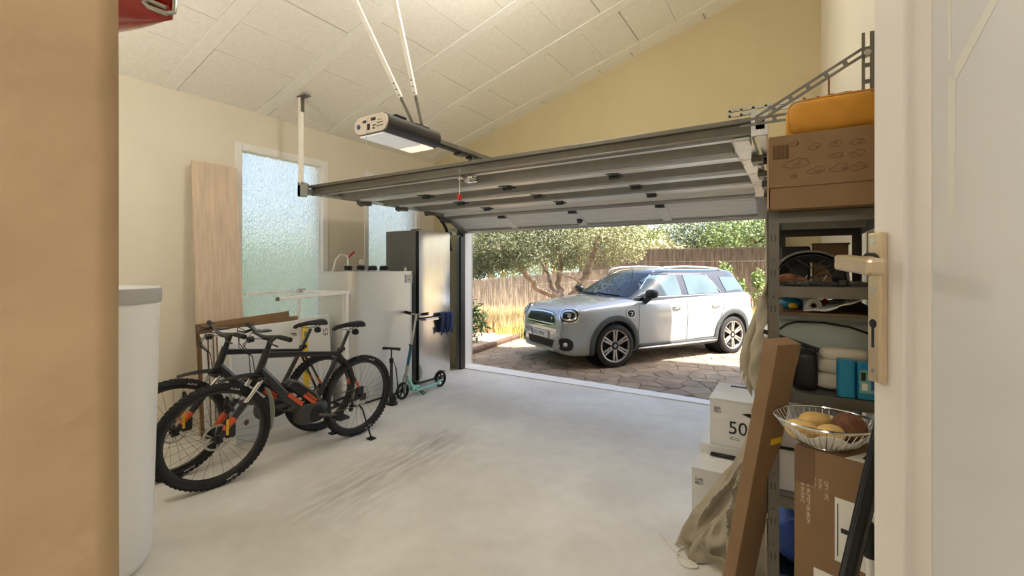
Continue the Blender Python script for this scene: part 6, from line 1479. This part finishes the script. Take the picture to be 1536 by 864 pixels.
MB().tube([(-.205, 2.3, 1.08), (-.212, 2.29, 1.04), (-.198, 2.29, 1.02), (-.19, 2.3, 1.06)], .003, 6).build('cord_loop', M['rope'], t)
MB().tube([(-.104, 2.32, 1.49), (-.10, 2.33, 1.54), (-.083, 2.33, 1.54)], .003, 6).build('hanging_loop', M['canvas'], t)

# ------------------------------------------------------------------ the open door leaf by the camera
A_ = Vector((.103, .914, 0)); Bv = Vector((.53, .236, 0)); dl = (Bv - A_).normalized(); nl = Vector((-.848, -.53, 0)); nl = (nl - dl * nl.dot(dl)).normalized()
def leaf(s0, s1, z0, z1, h0, h1): return MB().prism([(s0, z0), (s1, z0), (s1, z1), (s0, z1)], h1 - h0, (dl, UP, nl), A_ + nl * h0)
LL = (Bv - A_).length
dr_ = MB()
for s0, s1, z0, z1 in ((0, .058, .52, 2.6), (LL - .09, LL, .52, 2.6), (.058, LL - .09, .52, .66), (.058, LL - .09, 2.48, 2.6)): dr_.prism([(s0, z0), (s1, z0), (s1, z1), (s0, z1)], .045, (dl, UP, nl), A_ - nl * .045)
d1 = struct(dr_.build('door_1', M['doorwhite'], smooth=False, bevel=.004))
bd = MB()
for s0, s1 in ((.058, .076), (LL - .108, LL - .09)): bd.prism([(s0, -.012), (s1, -.022), (s1, -.03), (s0, -.03)] if s0 < .1 else [(s0, -.022), (s1, -.012), (s1, -.03), (s0, -.03)], 1.82, (dl, nl, UP), A_ + UP * .66)
bd.build('glazing_bead', M['doorwhite'], d1, smooth=False)
pnl = leaf(.07, LL - .1, .66, 2.48, -.034, -.024).build('panel', M['doorpanel'], d1, smooth=False)
tp = MB()
for poly in ([(.098, 1.62), (.108, 1.62), (.110, 1.80), (.099, 1.81)], [(.11, 1.80), (.2, 1.93), (.2, 1.945), (.108, 1.82)], [(.099, 1.83), (.104, 1.83), (.103, 2.2), (.098, 2.2)]): MB().prism(poly, .0004, (dl, UP, nl), A_ - nl * .0239).build('tape_residue', M['tape'], pnl, smooth=False)
hp = leaf(.006, .030, 1.372, 1.603, 0, .014).build('handle_plate', M['brass'], d1, smooth=False, bevel=.003)
for z in (1.39, 1.515, 1.59): MB().lathe([(0, .0145), (.0035, .0145), (.004, .013)], A_ + dl * .017 + UP * z, nl, 12).build('screw', M['chrome'], hp)
kh = MB(); kh.lathe([(0, .0143), (.007, .0143), (.0075, .013)], A_ + dl * .017 + UP * 1.462, nl, 14); kh.prism([(.0145, 1.425), (.0195, 1.425), (.0195, 1.46), (.0145, 1.46)], .0144, (dl, UP, nl), A_); kh.build('key_hole', M['black'], hp, smooth=False)
c = A_ + dl * .016 + UP * 1.557
MB().cyl(c + nl * .012, c + nl * .02, .015, 18).build('lever_collar', M['black'], hp)
lv_ = MB(); e0 = c + nl * .062
lv_.bar(c + nl * .014, e0, .026, .018, UP)
e1 = e0 + dl * .02 + nl * .004; e2 = c + nl * .090 + dl * .085 - UP * .010
lv_.add([], [])
lv_.bar(e0 - nl * .009 - dl * .012, c + nl * .074 + dl * .085 - UP * .008, .024, .024, UP)
lv_.build('lever', M['brass'], hp, smooth=False, bevel=.005)
